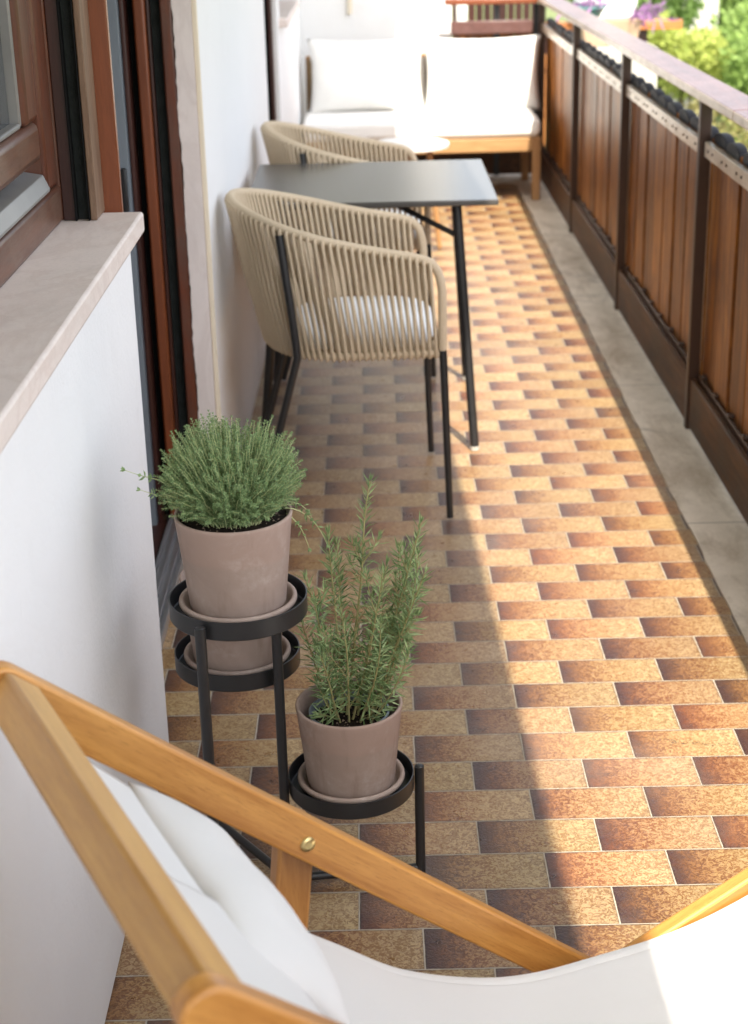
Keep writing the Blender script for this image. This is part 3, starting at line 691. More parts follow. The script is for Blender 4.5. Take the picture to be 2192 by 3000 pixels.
# trailing sprigs on both sides
sprig((-.088, -.01, .195), Vector((-1, -.1, .25)), .058, Vector((0, 0, .15)), 6, .011, .0062, .0008, .35)
sprig((-.08, -.02, .175), Vector((-1, -.2, .20)), .045, Vector((-.1, 0, .25)), 6, .009, .005, .0008, .3)
sprig((.070, .015, .150), Vector((1, .1, .15)), .055, Vector((.1, 0, -2.2)), 6, .010, .0055, .0008, .3)
sprig((.072, .005, .146), Vector((1, 0, -.1)), .085, Vector((.1, 0, -2.0)), 8, .010, .0058, .0008, .35)
sprig((.074, .0, .140), Vector((.6, -.2, -.4)), .060, Vector((-.2, 0, -1.2)), 6, .009, .005, .0008, .3)
ls.make('stem', 'thyme_stem', th, smooth=False); lv.make('foliage', 'thyme', th, smooth=False)

# pot on the middle tray, its planting hidden under the tray above
p2 = thing('flower_pot', 'terracotta pot on the middle tray, mostly hidden below the thyme', 'pot', (TR['mid'][0], TR['mid'][1], .3586))
pot_mesh(p2, .146); soil_mesh(p2, .12, .074)

# rosemary
ro = thing('potted_rosemary', 'upright rosemary in a grey pink terracotta pot on the lowest tray', 'potted herb', (TR['low'][0], TR['low'][1], .1786))
pot_mesh(ro, .141); soil_mesh(ro, .112, .0585)
G().lathe([(.059, .09), (.0605, .122), (.0625, .1235), (.0625, .1265), (.0600, .1275), (.0585, .1245), (.0575, .09)], 64).make('inner_pot', 'nursery', ro, angle=50)
rnd = random.Random(5)
ls = G(); lv = G()
def rbranch(base, d, Ln, bend, r0, dens=1.0, gap=.20):
    pts = []; p = Vector(base); dd = d.normalized(); N = 12
    for i in range(N + 1):
        pts.append(p.copy()); p = p + dd * (Ln / N); dd = (dd + bend / N + Vector((rnd.uniform(-.07, .07), rnd.uniform(-.07, .07), rnd.uniform(-.02, .03)))).normalized()
    ls.tube(pts, [r0 * (1 - .6 * i / N) for i in range(N + 1)], 5)
    n = int(Ln / .0056 * dens)
    for i in range(n):
        t = (gap + (1 - gap) * i / n) * N; j = min(N - 1, int(t)); q = pts[j].lerp(pts[j + 1], t - j); ax = (pts[j + 1] - pts[j]).normalized()
        u = ax.orthogonal().normalized(); fr = i / n
        for s in range(2):
            w = Matrix.Rotation(i * 1.9 + s * pi + rnd.uniform(-.4, .4), 3, ax) @ u
            up = .45 + .9 * fr ** 3
            l = rnd.uniform(.017, .032) * (1.0 if fr < .85 else .8)
            lv.leaf(q, w + ax * up * rnd.uniform(.6, 1.3) + Vector((0, 0, -.12 if fr < .5 else .0)), ax, l, .0034, 0, .35)
    for k in range(6):
        ax = (pts[-1] - pts[-2]).normalized(); w = Matrix.Rotation(k, 3, ax) @ ax.orthogonal().normalized()
        lv.leaf(pts[-1], w * .35 + ax, w, rnd.uniform(.012, .018), .0022)
    return pts
specs = [((-.004, .0, .110), (.10, .03, 1), .385, (.04, 0, .3), .0025), ((.020, .004, .110), (.30, .05, 1), .330, (.02, 0, .5), .0023), ((.026, -.012, .110), (.40, -.05, 1), .285, (.0, 0, .7), .0021),
         ((-.018, -.008, .110), (-.17, -.1, 1), .250, (-.02, 0, .5), .0020), ((-.008, .014, .110), (-.06, .25, 1), .270, (0, .1, .3), .0020), ((.010, .018, .110), (.26, .30, 1), .290, (.12, 0, .3), .0020),
         ((-.026, .004, .110), (-.26, .1, 1), .200, (-.02, 0, .7), .0018), ((.016, -.020, .110), (.24, -.30, 1), .215, (.05, 0, .4), .0018), ((.0, -.018, .110), (.0, -.30, 1), .215, (0, 0, .5), .0018),
         ((.034, .004, .110), (.50, .1, 1), .230, (.0, 0, .9), .0018), ((-.012, -.02, .110), (-.20, -.35, 1), .15, (0, 0, .4), .0016), ((.03, -.018, .110), (.55, -.35, .9), .17, (.05, 0, .6), .0016), ((.012, .0, .110), (.18, .0, 1), .26, (.1, .05, .4), .0020), ((.024, .012, .110), (.36, .25, 1), .25, (.04, 0, .5), .0018), ((.03, .0, .110), (.44, -.1, 1), .30, (.0, 0, .7), .0020), ((.004, -.012, .110), (.24, -.14, 1), .27, (.04, 0, .4), .0020), ((-.012, .006, .110), (-.02, .1, 1), .30, (.02, 0, .3), .0020)]
for b, d, Ln, bend, r in specs:
    pts = rbranch(b, Vector(d), Ln, Vector(bend), r)
    for k in range(int(Ln / .060)):
        j = rnd.randint(2, 9); ax = (pts[j + 1] - pts[j]).normalized(); w = Matrix.Rotation(rnd.uniform(0, 6.28), 3, ax) @ ax.orthogonal().normalized()
        rbranch(pts[j], ax + w * .7, rnd.uniform(.03, .065), Vector((0, 0, .7)), .0011, 1.0, .1)
for i in range(6):    # low dry wisps around the foot
    a = rnd.uniform(0, 6.28); rbranch((.02 * cos(a), .02 * sin(a), .116), Vector((cos(a), sin(a), .7)), rnd.uniform(.03, .06), Vector((0, 0, -.5)), .0009, .7, .3)
ls.make('stem', 'rosemary_stem', ro, smooth=False); lv.make('foliage', 'rosemary', ro, smooth=False)

# ------------------------------------------------------------------ woven armchairs
def make_chair():
    ch = thing('woven_armchair', 'x', 'armchair', (0, 4.017, 0))
    def U(xf, xs, ax_, hy, n=90):
        P = [Vector((xf, -hy, 0)), Vector((xs, -hy, 0))]
        for i in range(1, 40): a = -pi / 2 - pi * i / 40; P.append(Vector((xs + ax_ * cos(a), hy * sin(a), 0)))
        P += [Vector((xs, hy, 0)), Vector((xf, hy, 0))]
        return resample(P, n)
    def rz(x): return .662 + .20 * (.11 - x) + .22 * max(0, -x) ** 2
    rim = U(.076, -.115, .238, .252, 120)
    rimp = [Vector((p.x, p.y, rz(p.x))) for p in rim]
    front = lambda s: [Vector((.147, s * .250, .44)), Vector((.147, s * .2515, .56)), Vector((.1445, s * .252, .60)), Vector((.135, s * .252, .635)), Vector((.114, s * .252, .657))]
    full = catmull(front(-1) + rimp[::4] + list(reversed(front(1))), 5)
    G().tube(full, .0108, 12).make('arm_rail', 'rope', ch)
    ring = U(.147, -.085, .190, .244, 120); ringp = [Vector((p.x, p.y, .432)) for p in ring]
    G().tube(ringp, .0105, 10, closed=True).make('seat_frame', 'rope', ch)
    # rope: each loop runs outside down to the seat frame and inside back up
    top = resample([Vector(p) for p in full[18:-18]], 148); bot = resample(ringp, 148)
    g = G(); cen = Vector((-.05, 0, 0))
    def strand(a, b, off):
        o = Vector((a.x - cen.x if abs(a.x + .1) > .2 or a.x < -.1 else 0, a.y, 0)); o = Vector((min(0, a.x + .1) * 1.0, a.y, 0)).normalized()
        A = a + o * off; B = b + o * off; m = A.lerp(B, .5) + o * (.004 if off > 0 else -.001)
        g.tube([a + o * off * .7 + Vector((0, 0, .002)), A - Vector((0, 0, .006)), A.lerp(B, .25) + o * .001 , m, A.lerp(B, .75) + o * .001, B - Vector((0, 0, .004)), b - Vector((0, 0, .011)) + o * off * .4], .0047, 7)
    for i in range(1, 147, 2):
        jt = random.uniform(-.0012, .0012)
        strand(top[i], bot[i + 1], .0115); strand(bot[i + 1] .copy() + (top[i + 1] - bot[i + 1]), bot[i], -.0105)
    g.make('rope_weave', 'rope', ch, angle=80)
    # seat: rope bands stretched across the seat frame
    g = G()
    for i in range(26):
        x = -.24 + i * .0155
        h = .244 if x > -.075 else .244 * sqrt(max(.02, 1 - ((x + .075) / .198) ** 2))
        g.tube([(x, -h, .434), (x, -h * .5, .428), (x, h * .5, .428), (x, h, .434)], .0048, 6)
    g.make('seat', 'rope', ch)
    for s in (-1, 1):
        G().tube([(.147, s * .249, .445), (.1485, s * .2495, .42), (.162, s * .2555, .006)], [.0098, .0098, .0085], 12).make('leg', 'black', ch)
        G().tube(catmull([(-.236, s * .228, .728), (-.224, s * .236, .62), (-.2105, s * .241, .50), (-.2055, s * .242, .43)], 6) + [Vector((-.2650, s * .235, .215)), Vector((-.326, s * .228, .006))], .0098, 12).make('leg', 'black', ch)
    G().tube([(-.2055, -.24, .425), (-.2055, .24, .425)], .007, 8).make('cross_bar', 'black', ch)
    return ch
def seat_pad(loc, label):
    g = G()
    def outline(t):
        a = 2 * pi * t; c, s_ = cos(a), sin(a); e = .55
        return Vector(((abs(c) ** e) * (1 if c > 0 else -1), (abs(s_) ** e) * (1 if s_ > 0 else -1), 0))
    prof = [(0, .0), (.9, .0), (.985, .006), (1.0, .015), (.985, .025), (.92, .033), (.6, .030), (0, .032)]
    N = 64
    for i in range(len(prof) - 1): pass
    V = []
    for r, z in prof:
        for k in range(N):
            o = outline(k / N); xr = .185 if o.x > 0 else .195
            V.append((-.035 + o.x * xr * r, o.y * .230 * r * (1 if o.x > -.3 else 1 - .28 * (-.3 - o.x)), z))
    F = [(i * N + k, i * N + (k + 1) % N, (i + 1) * N + (k + 1) % N, (i + 1) * N + k) for i in range(len(prof) - 1) for k in range(N)]
    g.add(V, F)
    o = g.make('seat_pad', 'seatpad', None, angle=75, loc=loc)
    return tag(o, label, 'seat cushion', 'white pads on the woven armchairs')
c1 = make_chair(); c1['group'] = 'woven rope armchairs'
c1['label'] = 'near beige woven rope armchair in front of the black table'
c1.rotation_euler.z = R(3.2)
c2 = copy_tree(c1); c2.rotation_euler.z = R(2.2); c2.location = (.013, 5.268, 0); c2['label'] = 'far beige woven rope armchair half hidden behind the black table'
seat_pad((0, 4.017, .4345), 'white seat pad inside the near woven armchair')
seat_pad((.013, 5.268, .4345), 'white seat pad inside the far woven armchair')

# ------------------------------------------------------------------ table
tb = thing('dining_table', 'square black metal table pushed against the white wall between two armchairs', 'table', (0, 4.57, 0))
O = Vector((0, 4.57, 0))
G().box(*L(-.346, .336, 4.305, 4.990, .688, .704)).make('table_top', 'table_top', tb, bevel=.003, seg=2)
G().box(*L(-.26, .25, 4.38, 4.92, .674, .6875)).make('under_frame', 'black', tb, bevel=.002)
for sx in (-1, 1):
    for sy in (-1, 1):
        xt, xb = (((-.256, -.324), (.227, .271))[sx > 0] if sy < 0 else ((-.256, -.324), (.245, .288))[sx > 0]); yt = 4.648 + sy * .285; yb = 4.648 + sy * .347
        lg = G().tube([(xt - O.x, yt - O.y, .685), (xb - O.x, yb - O.y, .012)], .0125, 14).make('leg', 'black', tb)
        G().tube([(xb - O.x, yb - O.y, .001), (xb - O.x, yb - O.y, .0125)], .0135, 14).make('foot_cap', 'foot_cap', lg)
        G().tube([(xt + sx * .006 - O.x, yt - O.y, .595), (-.005 + sx * .05 - O.x, 4.648 + sy * .20 - O.y, .680)], .0075, 10).make('brace', 'black', tb)

# ------------------------------------------------------------------ bench, cushions, side table
bn = thing('garden_bench', 'low pale wooden bench with white cushions at the far end', 'bench', (.24, 8.4, 0))
O = Vector((.24, 8.4, 0))
for x in (-.315, .818):
    G().box(*L(x - .02, x + .02, 8.085, 8.125, .005, .318)).make('leg', 'teak_z', bn, bevel=.004)
    G().box(*L(x - .02, x + .02, 8.685, 8.725, .005, .655)).make('leg', 'teak_z', bn, bevel=.004)
G().box(*L(-.295, .798, 8.090, 8.115, .248, .316)).make('apron', 'teak', bn, bevel=.004)
for x in (-.325, .808): G().box(*L(x, x + .02, 8.125, 8.685, .25, .316)).make('side_rail', 'teak', bn, bevel=.004)
g = G()
for i in range(7): g.box(*L(-.294, .797, 8.13 + i * .08, 8.18 + i * .08, .292, .312))
g.make('seat_slats', 'teak', bn, smooth=False, bevel=.003)
G().box(*L(-.335, .838, 8.68, 8.715, .655, .675)).make('back_rail', 'teak', bn, bevel=.004)
g = G()
for i in range(46): g.tube([(-.28 + i * .0237 - O.x, 8.70 - O.y, .33), (-.28 + i * .0237 - O.x, 8.70 - O.y, .655)], .0105, 6)
g.make('back_weave', 'wicker', bn)
G().box(*L(-.318, -.298, 8.56, 8.684, .33, .66)).make('arm_panel', 'wicker', bn, bevel=.006)
def pillow(w, h, t, loc, rot, name, label, cat, grp=None, mat='cotton', seed=0, ear=.9):
    g = G(); rn = random.Random(seed); ph = rn.uniform(0, 6)
    def f(side):
        def q(u, v):
            a = 2 * u - 1; b = 2 * v - 1
            px = a * (1 - .07 * (1 - b * b) * (1 - 0) * abs(a) ** 2); pz = b * (1 - .09 * (1 - a * a) * abs(b) ** 2)
            th_ = max(0, (1 - abs(a) ** 2.6)) ** .55 * max(0, (1 - abs(b) ** 2.6)) ** .55
            wr = .004 * sin(7 * a + 3 * b + ph) * (1 - th_) * 2 + .0022 * sin(9 * b + 4 * a + ph) + .002 * sin(15 * a - 6 * b + ph)
            return (px * w / 2, side * (t / 2 * th_ + wr * min(1, th_ * 3)), pz * h / 2)
        return q
    g.grid(f(1), 26, 22); g.grid(f(-1), 26, 22)
    bm = bmesh.new(); me = bpy.data.meshes.new('t')
    o = g.make(name, mat, None, angle=180, loc=loc)
    bm.from_mesh(o.data); bmesh.ops.remove_doubles(bm, verts=bm.verts, dist=.0005); bmesh.ops.recalc_face_normals(bm, faces=bm.faces); bm.to_mesh(o.data); bm.free(); bpy.data.meshes.remove(me)
    o.rotation_euler = rot
    return tag(o, label, cat, grp)
# seat cushion
def slab_cushion(x0, x1, y0, y1, z0, z1, label):
    g = G().box(x0, x1, y0, y1, z0, z1)
    cx, cy = (x0 + x1) / 2, (y0 + y1) / 2
    g.v = [(a - cx, b - cy, c - z0) for a, b, c in g.v]
    o = g.make('seat_cushion', 'cotton', None, loc=(cx, cy, z0), bevel=.028, seg=5)
    return tag(o, label, 'cushion')
slab_cushion(-.342, .836, 8.085, 8.66, .318, .409, 'long white seat cushion lying on the low wooden bench')
pillow(.60, .385, .20, (-.020, 8.56, .583), (R(-14), 0, R(1)), 'back_pillow', 'white back pillow at the left of the bench, half in shade', 'pillow', 'white pillows leaning on the bench', seed=1)
pillow(.61, .385, .20, (.578, 8.56, .578), (R(-14), 0, R(-2)), 'back_pillow', 'white back pillow at the right of the bench, in full sun', 'pillow', 'white pillows leaning on the bench', seed=4)
# round side table between the bench and the far chair
sd = thing('side_table', 'small round white side table in front of the bench', 'side table', (.165, 7.10, 0))
G().lathe([(0, .43), (.165, .43), (.172, .434), (.172, .446), (.168, .45), (0, .45)], 56).make('table_top', 'white_plastic', sd, angle=40)
for k in range(3):
    a = k * 2.094 - .6; G().tube([(.10 * cos(a), .10 * sin(a), .43), (.15 * cos(a), .15 * sin(a), .003)], [.014, .010], 10).make('leg', 'teak_z', sd)

# ------------------------------------------------------------------ deck chair in the foreground
dk = thing('deck_chair', 'wooden folding deck chair with white canvas sling, in the foreground', 'deck chair', (-.369, 1.407, 0), R(26.58))
# local x = towards the sitter's feet, local y = -t (t grows from the wall side to the camera side)
Wd = .532
def stadium(p0, p1, half, t0, t1, n=8):
    p0 = Vector((p0[0], p0[1])); p1 = Vector((p1[0], p1[1])); d = (p1 - p0).normalized(); nn = Vector((-d.y, d.x)); poly = []
    for k in range(n + 1): a = pi / 2 + pi * k / n; poly.append(p0 + d * (cos(a) * half) + nn * (sin(a) * half))
    for k in range(n + 1): a = -pi / 2 + pi * k / n; poly.append(p1 + d * (cos(a) * half) + nn * (sin(a) * half))
    return G().prism_axis([(p.x, p.y) for p in poly], -t0, -t1, lambda a, b, c: (a, c, b))
for t0, t1 in ((-.024, 0), (Wd, Wd + .024)):
    stadium((-.004, .764), (.862, .024), .0235, t0, t1).make('back_rail', 'acacia', dk, bevel=.004, seg=3)
for t0, t1 in ((.026, .048), (Wd - .048, Wd - .026)):
    stadium((.13, .0255), (1.125, .316), .021, t0, t1).make('seat_rail', 'acacia_s', dk, bevel=.004, seg=3)
for t0, t1 in ((-.048, -.0255), (Wd + .0255, Wd + .048)):
    stadium((.312, .490), (.262, .040), .0225, t0, t1).make('prop_leg', 'acacia_z', dk, bevel=.004, seg=3)
G().tube([(.262, .048, .040), (.262, -Wd - .048, .040)], .011, 12).make('prop_rod', 'acacia_y', dk)
for t, s in ((.0, 1), (Wd + .048, 1)):
    g = G(); q = G().lathe([(0, .0032), (.003, .0035), (.0085, .0025), (.0095, .0), (.0095, -.001)], 20)
    g.add([(.312 + a, -t - c * s, .490 + b) for a, b, c in q.v], q.f); g.make('bolt', 'brass', dk, angle=60)
# cross bar at the head, tilted with the rails
d = Vector((.866, 0, -.74)).normalized()
g = G().bar((.004, .0, .757), (.004, -Wd, .757), .042, .040, side=tuple(d)); g.make('head_bar', 'acacia_y', dk, bevel=.005, seg=3)
g = G().bar((1.108, -.049, .312), (1.108, -Wd + .049, .312), .030, .030, side=(1, 0, .27)); g.make('front_bar', 'acacia_y', dk, bevel=.005, seg=3)
g = G().bar((.80, -.0, .083), (.80, -Wd, .083), .030, .022, side=(.7, 0, -.7)); g.make('foot_bar', 'acacia_y', dk, bevel=.004, seg=3)
prof = catmull([(p[0], 0, p[1]) for p in ((.010, .735), (.046, .690), (.098, .634), (.147, .574), (.200, .508), (.260, .436), (.326, .379), (.409, .318), (.524, .264), (.661, .243), (.775, .239), (.906, .252), (1.03, .292), (1.122, .338))], 8)
prof = resample(prof, 110)
def sl(u, v):
    f = u * 110; i = min(109, int(f)); p = prof[i].lerp(prof[i + 1], f - i)
    t = .052 + (.482 - .052) * v
    sag = -.010 * sin(pi * v) * sin(pi * min(1, u * 1.05)) ** 1 + .0012 * sin(u * 40 + v * 9) + .0010 * sin(v * 60) * (u - .3)
    return (p.x, -t, p.z + sag)
g = G(); g.grid(sl, 110, 30); g.make('sling', 'canvas', dk, angle=180, solid=.0022)
g = G()
for v0, v1 in ((.0, .035), (.965, 1.0)):
    g.grid(lambda u, v, v0=v0, v1=v1: (lambda q: (q[0] - .0006, q[1], q[2] + .0022 + .0012 * sin(pi * v)))(sl(u, v0 + (v1 - v0) * v)), 110, 4)
g.make('edge_hem', 'canvas', dk, angle=180)
# casing of the canvas folded over the head bar, with a slit
g = G()
for v0, v1 in ((.0, .52), (.545, 1.0)):
    def hem(u, v, v0=v0, v1=v1):
        f = u * 16; i = min(109, int(f)); p = prof[i].lerp(prof[min(110, i + 1)], f - i); t = .056 + (.478 - .056) * (v0 + (v1 - v0) * v)
        return (p.x + .006 + .004 * sin(pi * u) + .005 * u * (v0 > .3), -t, p.z + .006 + .003 * sin(pi * u) + .006 * u * (v0 > .3))
    g.grid(hem, 10, 24)
g.make('sling_hem', 'canvas', dk, angle=180, solid=.002)
# head pillow tied on the canvas
def hp(side):
    def q(u, v):
        a = 2 * u - 1; b = 2 * v - 1
        p = Vector((.100, 0, .660)).lerp(Vector((.196, 0, .556)), u); nn = Vector((.734, 0, .679))
        th_ = max(0, 1 - abs(a) ** 2.4) ** .6 * max(0, 1 - abs(b) ** 3.4) ** .55
        t = .042 + (.378 - .042) * v + .006 * sin(3 * a) * b
        h = (.030 * th_ if side > 0 else -.014 * th_) + .0009 * sin(9 * b + 3 * a) * th_ + .0005 * sin(23 * b - 6 * a) * th_
        q_ = p + nn * h + Vector((.004 * sin(b * 3), 0, -.005 * b * b))
        return (q_.x - .012 * v, -t, q_.z)
    return q
g = G(); g.grid(hp(1), 24, 40); g.grid(hp(-1), 24, 40)
o = g.make('head_pillow', 'canvas', dk, angle=180)
bm = bmesh.new(); bm.from_mesh(o.data); bmesh.ops.remove_doubles(bm, verts=bm.verts, dist=.0004); bmesh.ops.recalc_face_normals(bm, faces=bm.faces); bm.to_mesh(o.data); bm.free()

# ------------------------------------------------------------------ next balcony and garden beyond
nb = thing('neighbour_railing', 'orange wooden railing of the next balcony beyond the handrail', 'railing', (1.4, 10.3, 0))
O = Vector((1.4, 10.3, 0))
G().box(*L(1.0, 1.92, 10.26, 10.36, .635, .69)).make('handrail', 'orange_beam', nb, bevel=.005)
g = G()
for i in range(6): g.box(*L(1.02 + i * .115, 1.125 + i * .115, 10.30, 10.33, -.4, .50))
g.make('slat_panel', 'orange_beam', nb, smooth=False, bevel=.003)
G().box(*L(1.02, 1.72, 10.31, 10.34, .50, .634)).make('top_panel', 'dark_wood', nb, bevel=.003)
nr = thing('neighbour_fence', 'dark slatted fence seen behind the end railing', 'fence', (.68, 9.6, 0))
O = Vector((.68, 9.6, 0))
g = G()
for i in range(16): g.box(*L(.30 + i * .045, .338 + i * .045, 9.6, 9.62, .2, 1.02))
g.make('slat_panel', 'dark_wood', nr, smooth=False)
tag(G().box(-.03, .03, -.03, .03, 0, .16).make('white_box', 'white_plastic', None, bevel=.01, loc=(.515, 9.30, .76)), 'white box behind the end railing beside the end wall', 'box')
pier = tag(G().box(-.24, .26, -.20, .20, -3.2, .575).make('stone_pier', 'concrete', None, bevel=.006, loc=(1.43, 9.95, 0)), 'plastered pier under the tan flower trough beyond the handrail', 'pier')
tr = thing('flower_trough', 'tan clay trough with trailing purple plants beyond the handrail', 'planter', (1.43, 9.95, .577))
pl_ = [(-.15, -.07), (.15, -.07), (.15, .07), (-.15, .07)]; pt_ = [(-.18, -.095), (.18, -.095), (.18, .095), (-.18, .095)]
g = G(); g.add([(x, y, 0) for x, y in pl_] + [(x, y, .155) for x, y in pt_] + [(x * .9, y * .85, .155) for x, y in pt_] + [(x * .9, y * .85, .13) for x, y in pt_], [(3, 2, 1, 0)] + [(i, (i + 1) % 4, 4 + (i + 1) % 4, 4 + i) for i in range(4)] + [(4 + i, 4 + (i + 1) % 4, 8 + (i + 1) % 4, 8 + i) for i in range(4)] + [(8 + i, 8 + (i + 1) % 4, 12 + (i + 1) % 4, 12 + i) for i in range(4)] + [(12, 13, 14, 15)])
g.make('trough', 'trough', tr, smooth=False, bevel=.006)
def purple(parent, n, fn, Lr=(.05, .11)):
    rn = random.Random(9); lv = G(); ls = G()
    for i in range(n):
        p, d = fn(rn); pts = []; q = Vector(p); dd = Vector(d).normalized(); Ln = rn.uniform(.10, .24)
        for k in range(6): pts.append(q.copy()); q = q + dd * Ln / 5; dd = (dd + Vector((rn.uniform(-.1, .1), rn.uniform(-.1, .1), -.22))).normalized()
        ls.tube(pts, .003, 4)
        for k in range(1, 6):
            ax = (pts[k] - pts[k - 1]).normalized(); w = Matrix.Rotation(k * 2.4 + rn.random(), 3, ax) @ ax.orthogonal().normalized()
            lv.leaf(pts[k], w + ax * .7, ax, rn.uniform(*Lr), .024)
    ls.make('stem', 'purple', parent, smooth=False); lv.make('foliage', 'purple', parent, smooth=False)

purple(tr, 13, lambda r: ((r.uniform(.02, .17), r.uniform(-.08, .08), .135), (r.uniform(.2, 1.0), r.uniform(-.6, .5), r.uniform(.1, .8))))
tp = thing('teal_planter', 'teal rimmed bowl of purple plants beside the tan trough', 'planter', (1.33, 10.28, .693))
G().lathe([(0, 0), (.07, 0), (.115, .075), (.13, .08), (.13, .092), (.118, .092), (.10, .06), (0, .05)], 40).make('bowl', 'teal', tp, angle=40)
purple(tp, 14, lambda r: ((r.uniform(-.07, .07), r.uniform(-.07, .07), .05), (r.uniform(-1, 1), r.uniform(-1, .6), r.uniform(.3, 1.2))), (.05, .10))
nw = tag(G().box(1.50, 1.915, 12.0, 12.3, -3.2, 2.2).make('neighbour_wall', 'plaster', None, bevel=.01), 'sunlit white wall behind the purple plants at the top edge', 'wall')
# grey house in the garden
gh = thing('garden_house', 'blurred grey house wall between the green trees at top right', 'house', (5.9, 32, -3.2))
G().box(-.42, .38, -2, 2, 0, 2.06).box(-.38, .36, -1.95, 1.95, 2.06, 4.4).make('wall', 'housewall', gh, bevel=.02)
G().prism_axis([(-.75, 4.4), (.7, 4.4), (.0, 4.9)], -2.3, 2.3, lambda a, b, c: (a, c, b)).make('roof', 'rooftile', gh, smooth=False)
rf = thing('garden_shed', 'low shed with pinkish clay roof below the grey house', 'shed', (4.35, 24, -3.2))
G().box(-.35, .35, -.7, .7, 0, 1.95).make('wall', 'housewall', rf, bevel=.02)
G().prism_axis([(-.55, 1.95), (.55, 1.95), (.0, 2.42)], -.9, .9, lambda a, b, c: (a, c, b)).make('roof', 'rooftile', rf, smooth=False)
def crown(parent, mat, blobs, n, L_, seed):
    rn = random.Random(seed); g = G(); tot = sum(b[3] ** 2 for b in blobs)
    for (cx, cy, cz, r) in blobs:
        for k in range(int(n * r * r / tot)):
            d = Vector((rn.gauss(0, 1), rn.gauss(0, 1), rn.gauss(0, 1))).normalized(); q = r * (rn.random() ** .45) * (1 + .18 * sin(5 * d.x + seed) * sin(4 * d.z + 2))
            p = Vector((cx, cy, cz)) + d * q
            dd = (d + rv_(rn, .9)).normalized(); l = L_ * rn.uniform(.6, 1.3)
            g.leaf(p, dd, d, l, l * .5)
    return g.make('crown', mat, parent, smooth=False)
def rv_(rn, s): return Vector((rn.uniform(-s, s), rn.uniform(-s, s), rn.uniform(-s, s)))
def tree(name, label, cat, x, y, zc, r, mat, n, L_, seed, grp=None, z0=-3.2):
    t = thing(name, label, cat, (x, y, z0), 0, grp); rn = random.Random(seed); zc -= z0
    g = G(); g.tube([(0, 0, 0), (.05, .03, zc * .4), (-.03, .05, zc * .75), (0, 0, zc)], [.09 * r + .04, .07 * r + .03, .05 * r + .02, .02], 8)
    blobs = [(0, 0, zc, r * .7)]
    for k in range(7):
        a = rn.uniform(0, 6.28); q = r * rn.uniform(.35, .75); h = rn.uniform(-.55, .6) * r
        c = (q * cos(a), q * sin(a), zc + h); blobs.append((*c, r * rn.uniform(.32, .55)))
        g.tube([(0, 0, max(.2, zc * .55)), (c[0] * .5, c[1] * .5, (zc * .55 + c[2]) / 2), c], [.03 * r + .015, .02 * r + .01, .008], 5)
    g.make('trunk', 'bark', t); crown(t, mat, blobs, n, L_, seed)
    return t
tree('garden_tree', 'bright green leafy tree at the right edge above the handrail', 'tree', 4.7, 18.5, -.30, 1.05, 'tree1', 8000, .11, 3)
tree('garden_tree', 'mid green tree behind the grey house at the top right corner', 'tree', 7.6, 34, -.6, 2.2, 'tree1', 8000, .20, 5)
tree('garden_tree', 'dark green tree between the neighbour wall and the grey house', 'tree', 3.45, 22, .2, .95, 'tree2', 7000, .12, 8)
tree('garden_tree', 'round green tree left of the grey house at the top edge', 'tree', 4.6, 33, -.4, 1.0, 'tree2', 5000, .15, 12)
tree('flowering_bush', 'yellow flowering bush below the grey house beyond the handrail', 'bush', 2.75, 14.5, -.02, .42, 'tree3', 5500, .06, 17)
tree('garden_bush', 'green bush behind the handrail, right of the yellow bush', 'bush', 3.5, 14.2, -.35, .60, 'tree1', 6000, .075, 21)
tree('garden_bush', 'green bush close to the handrail at the right edge', 'bush', 2.9, 10.5, -.45, .62, 'tree2', 6000, .07, 23)
# clipped olive hedge seen through the slot under the handrail
hd = thing('garden_hedge', 'olive green hedge seen through the slot below the handrail', 'hedge', (2.2, 8, -3.2))
rn = random.Random(31); g = G()
for k in range(14000):
    y = rn.uniform(-5.5, 3.6); x = rn.uniform(-.30, .34) ; z = 3.15 - rn.random() ** 2 * 1.7 + .12 * sin(y * 3.1) + .07 * sin(y * 7.7)
    g.leaf(Vector((x, y, z)), rv_(rn, 1) + Vector((-.2, 0, .4)), rv_(rn, 1), rn.uniform(.035, .08), .03)
g.make('foliage', 'hedge', hd, smooth=False)
g = G()
for k in range(12): g.tube([(0, -5.2 + k * .75, 0), (.05, -5.2 + k * .75, 1.8), (0, -5.1 + k * .75, 2.9)], .03, 6)
g.make('trunk', 'bark', hd)

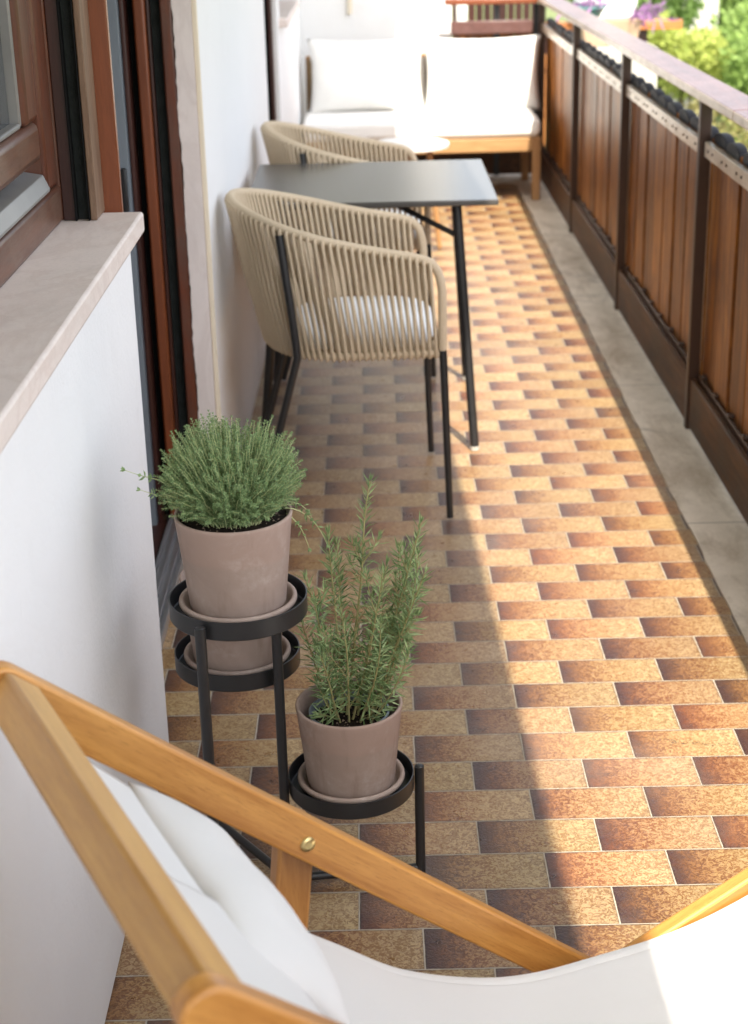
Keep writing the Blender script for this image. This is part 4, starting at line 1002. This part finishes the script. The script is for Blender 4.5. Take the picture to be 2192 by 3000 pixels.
# ------------------------------------------------------------------ light
SUN = Vector((.165, -.66, 1.0)).normalized()
el = math.asin(SUN.z); az = math.atan2(SUN.x, SUN.y)
w = bpy.data.worlds.new('World'); sc.world = w; w.use_nodes = True
nt = w.node_tree; bg = nt.nodes['Background']
sky = nt.nodes.new('ShaderNodeTexSky'); sky.sky_type = 'NISHITA'; sky.sun_disc = False
sky.sun_elevation = el; sky.sun_rotation = az; sky.air_density = 1.0; sky.dust_density = 2.5; sky.ozone_density = 1.0
hz = nt.nodes.new('ShaderNodeHueSaturation'); hz.inputs['Saturation'].default_value = .42
nt.links.new(sky.outputs[0], hz.inputs['Color']); nt.links.new(hz.outputs[0], bg.inputs[0]); bg.inputs[1].default_value = .53
ld = bpy.data.lights.new('Sun', 'SUN'); ld.energy = 10.5; ld.angle = R(.53); ld.color = (1.0, .91, .77)
lo = bpy.data.objects.new('Sun', ld); COL.objects.link(lo); lo.rotation_euler = (-SUN).to_track_quat('-Z', 'Y').to_euler(); lo.location = (2, -4, 8)

# ------------------------------------------------------------------ camera
cd = bpy.data.cameras.new('Camera'); co = bpy.data.objects.new('Camera', cd); COL.objects.link(co)
M = ((0.9997227, -0.0048447, -0.0230429), (-0.0232345, -0.3618083, -0.9319629), (-0.0038221, 0.9322399, -0.3618206))
right, down, fwd = [Vector(r) for r in M]
up = -down; back = -fwd
co.matrix_world = Matrix(((right.x, up.x, back.x, 0), (right.y, up.y, back.y, 0), (right.z, up.z, back.z, 1.48773), (0, 0, 0, 1)))
cd.sensor_fit = 'HORIZONTAL'; cd.sensor_width = 24; cd.lens = 51.6118; cd.clip_start = .05; cd.clip_end = 600
cd.dof.use_dof = True; cd.dof.focus_distance = 2.36; cd.dof.aperture_fstop = 5.2; cd.dof.aperture_blades = 7
sc.camera = co
sc.view_settings.view_transform = 'Standard'; sc.view_settings.look = 'None'; sc.view_settings.exposure = 0; sc.view_settings.gamma = 1
sc.render.engine = 'CYCLES'
sc.cycles.max_bounces = 10; sc.cycles.diffuse_bounces = 6; sc.cycles.use_denoising = True
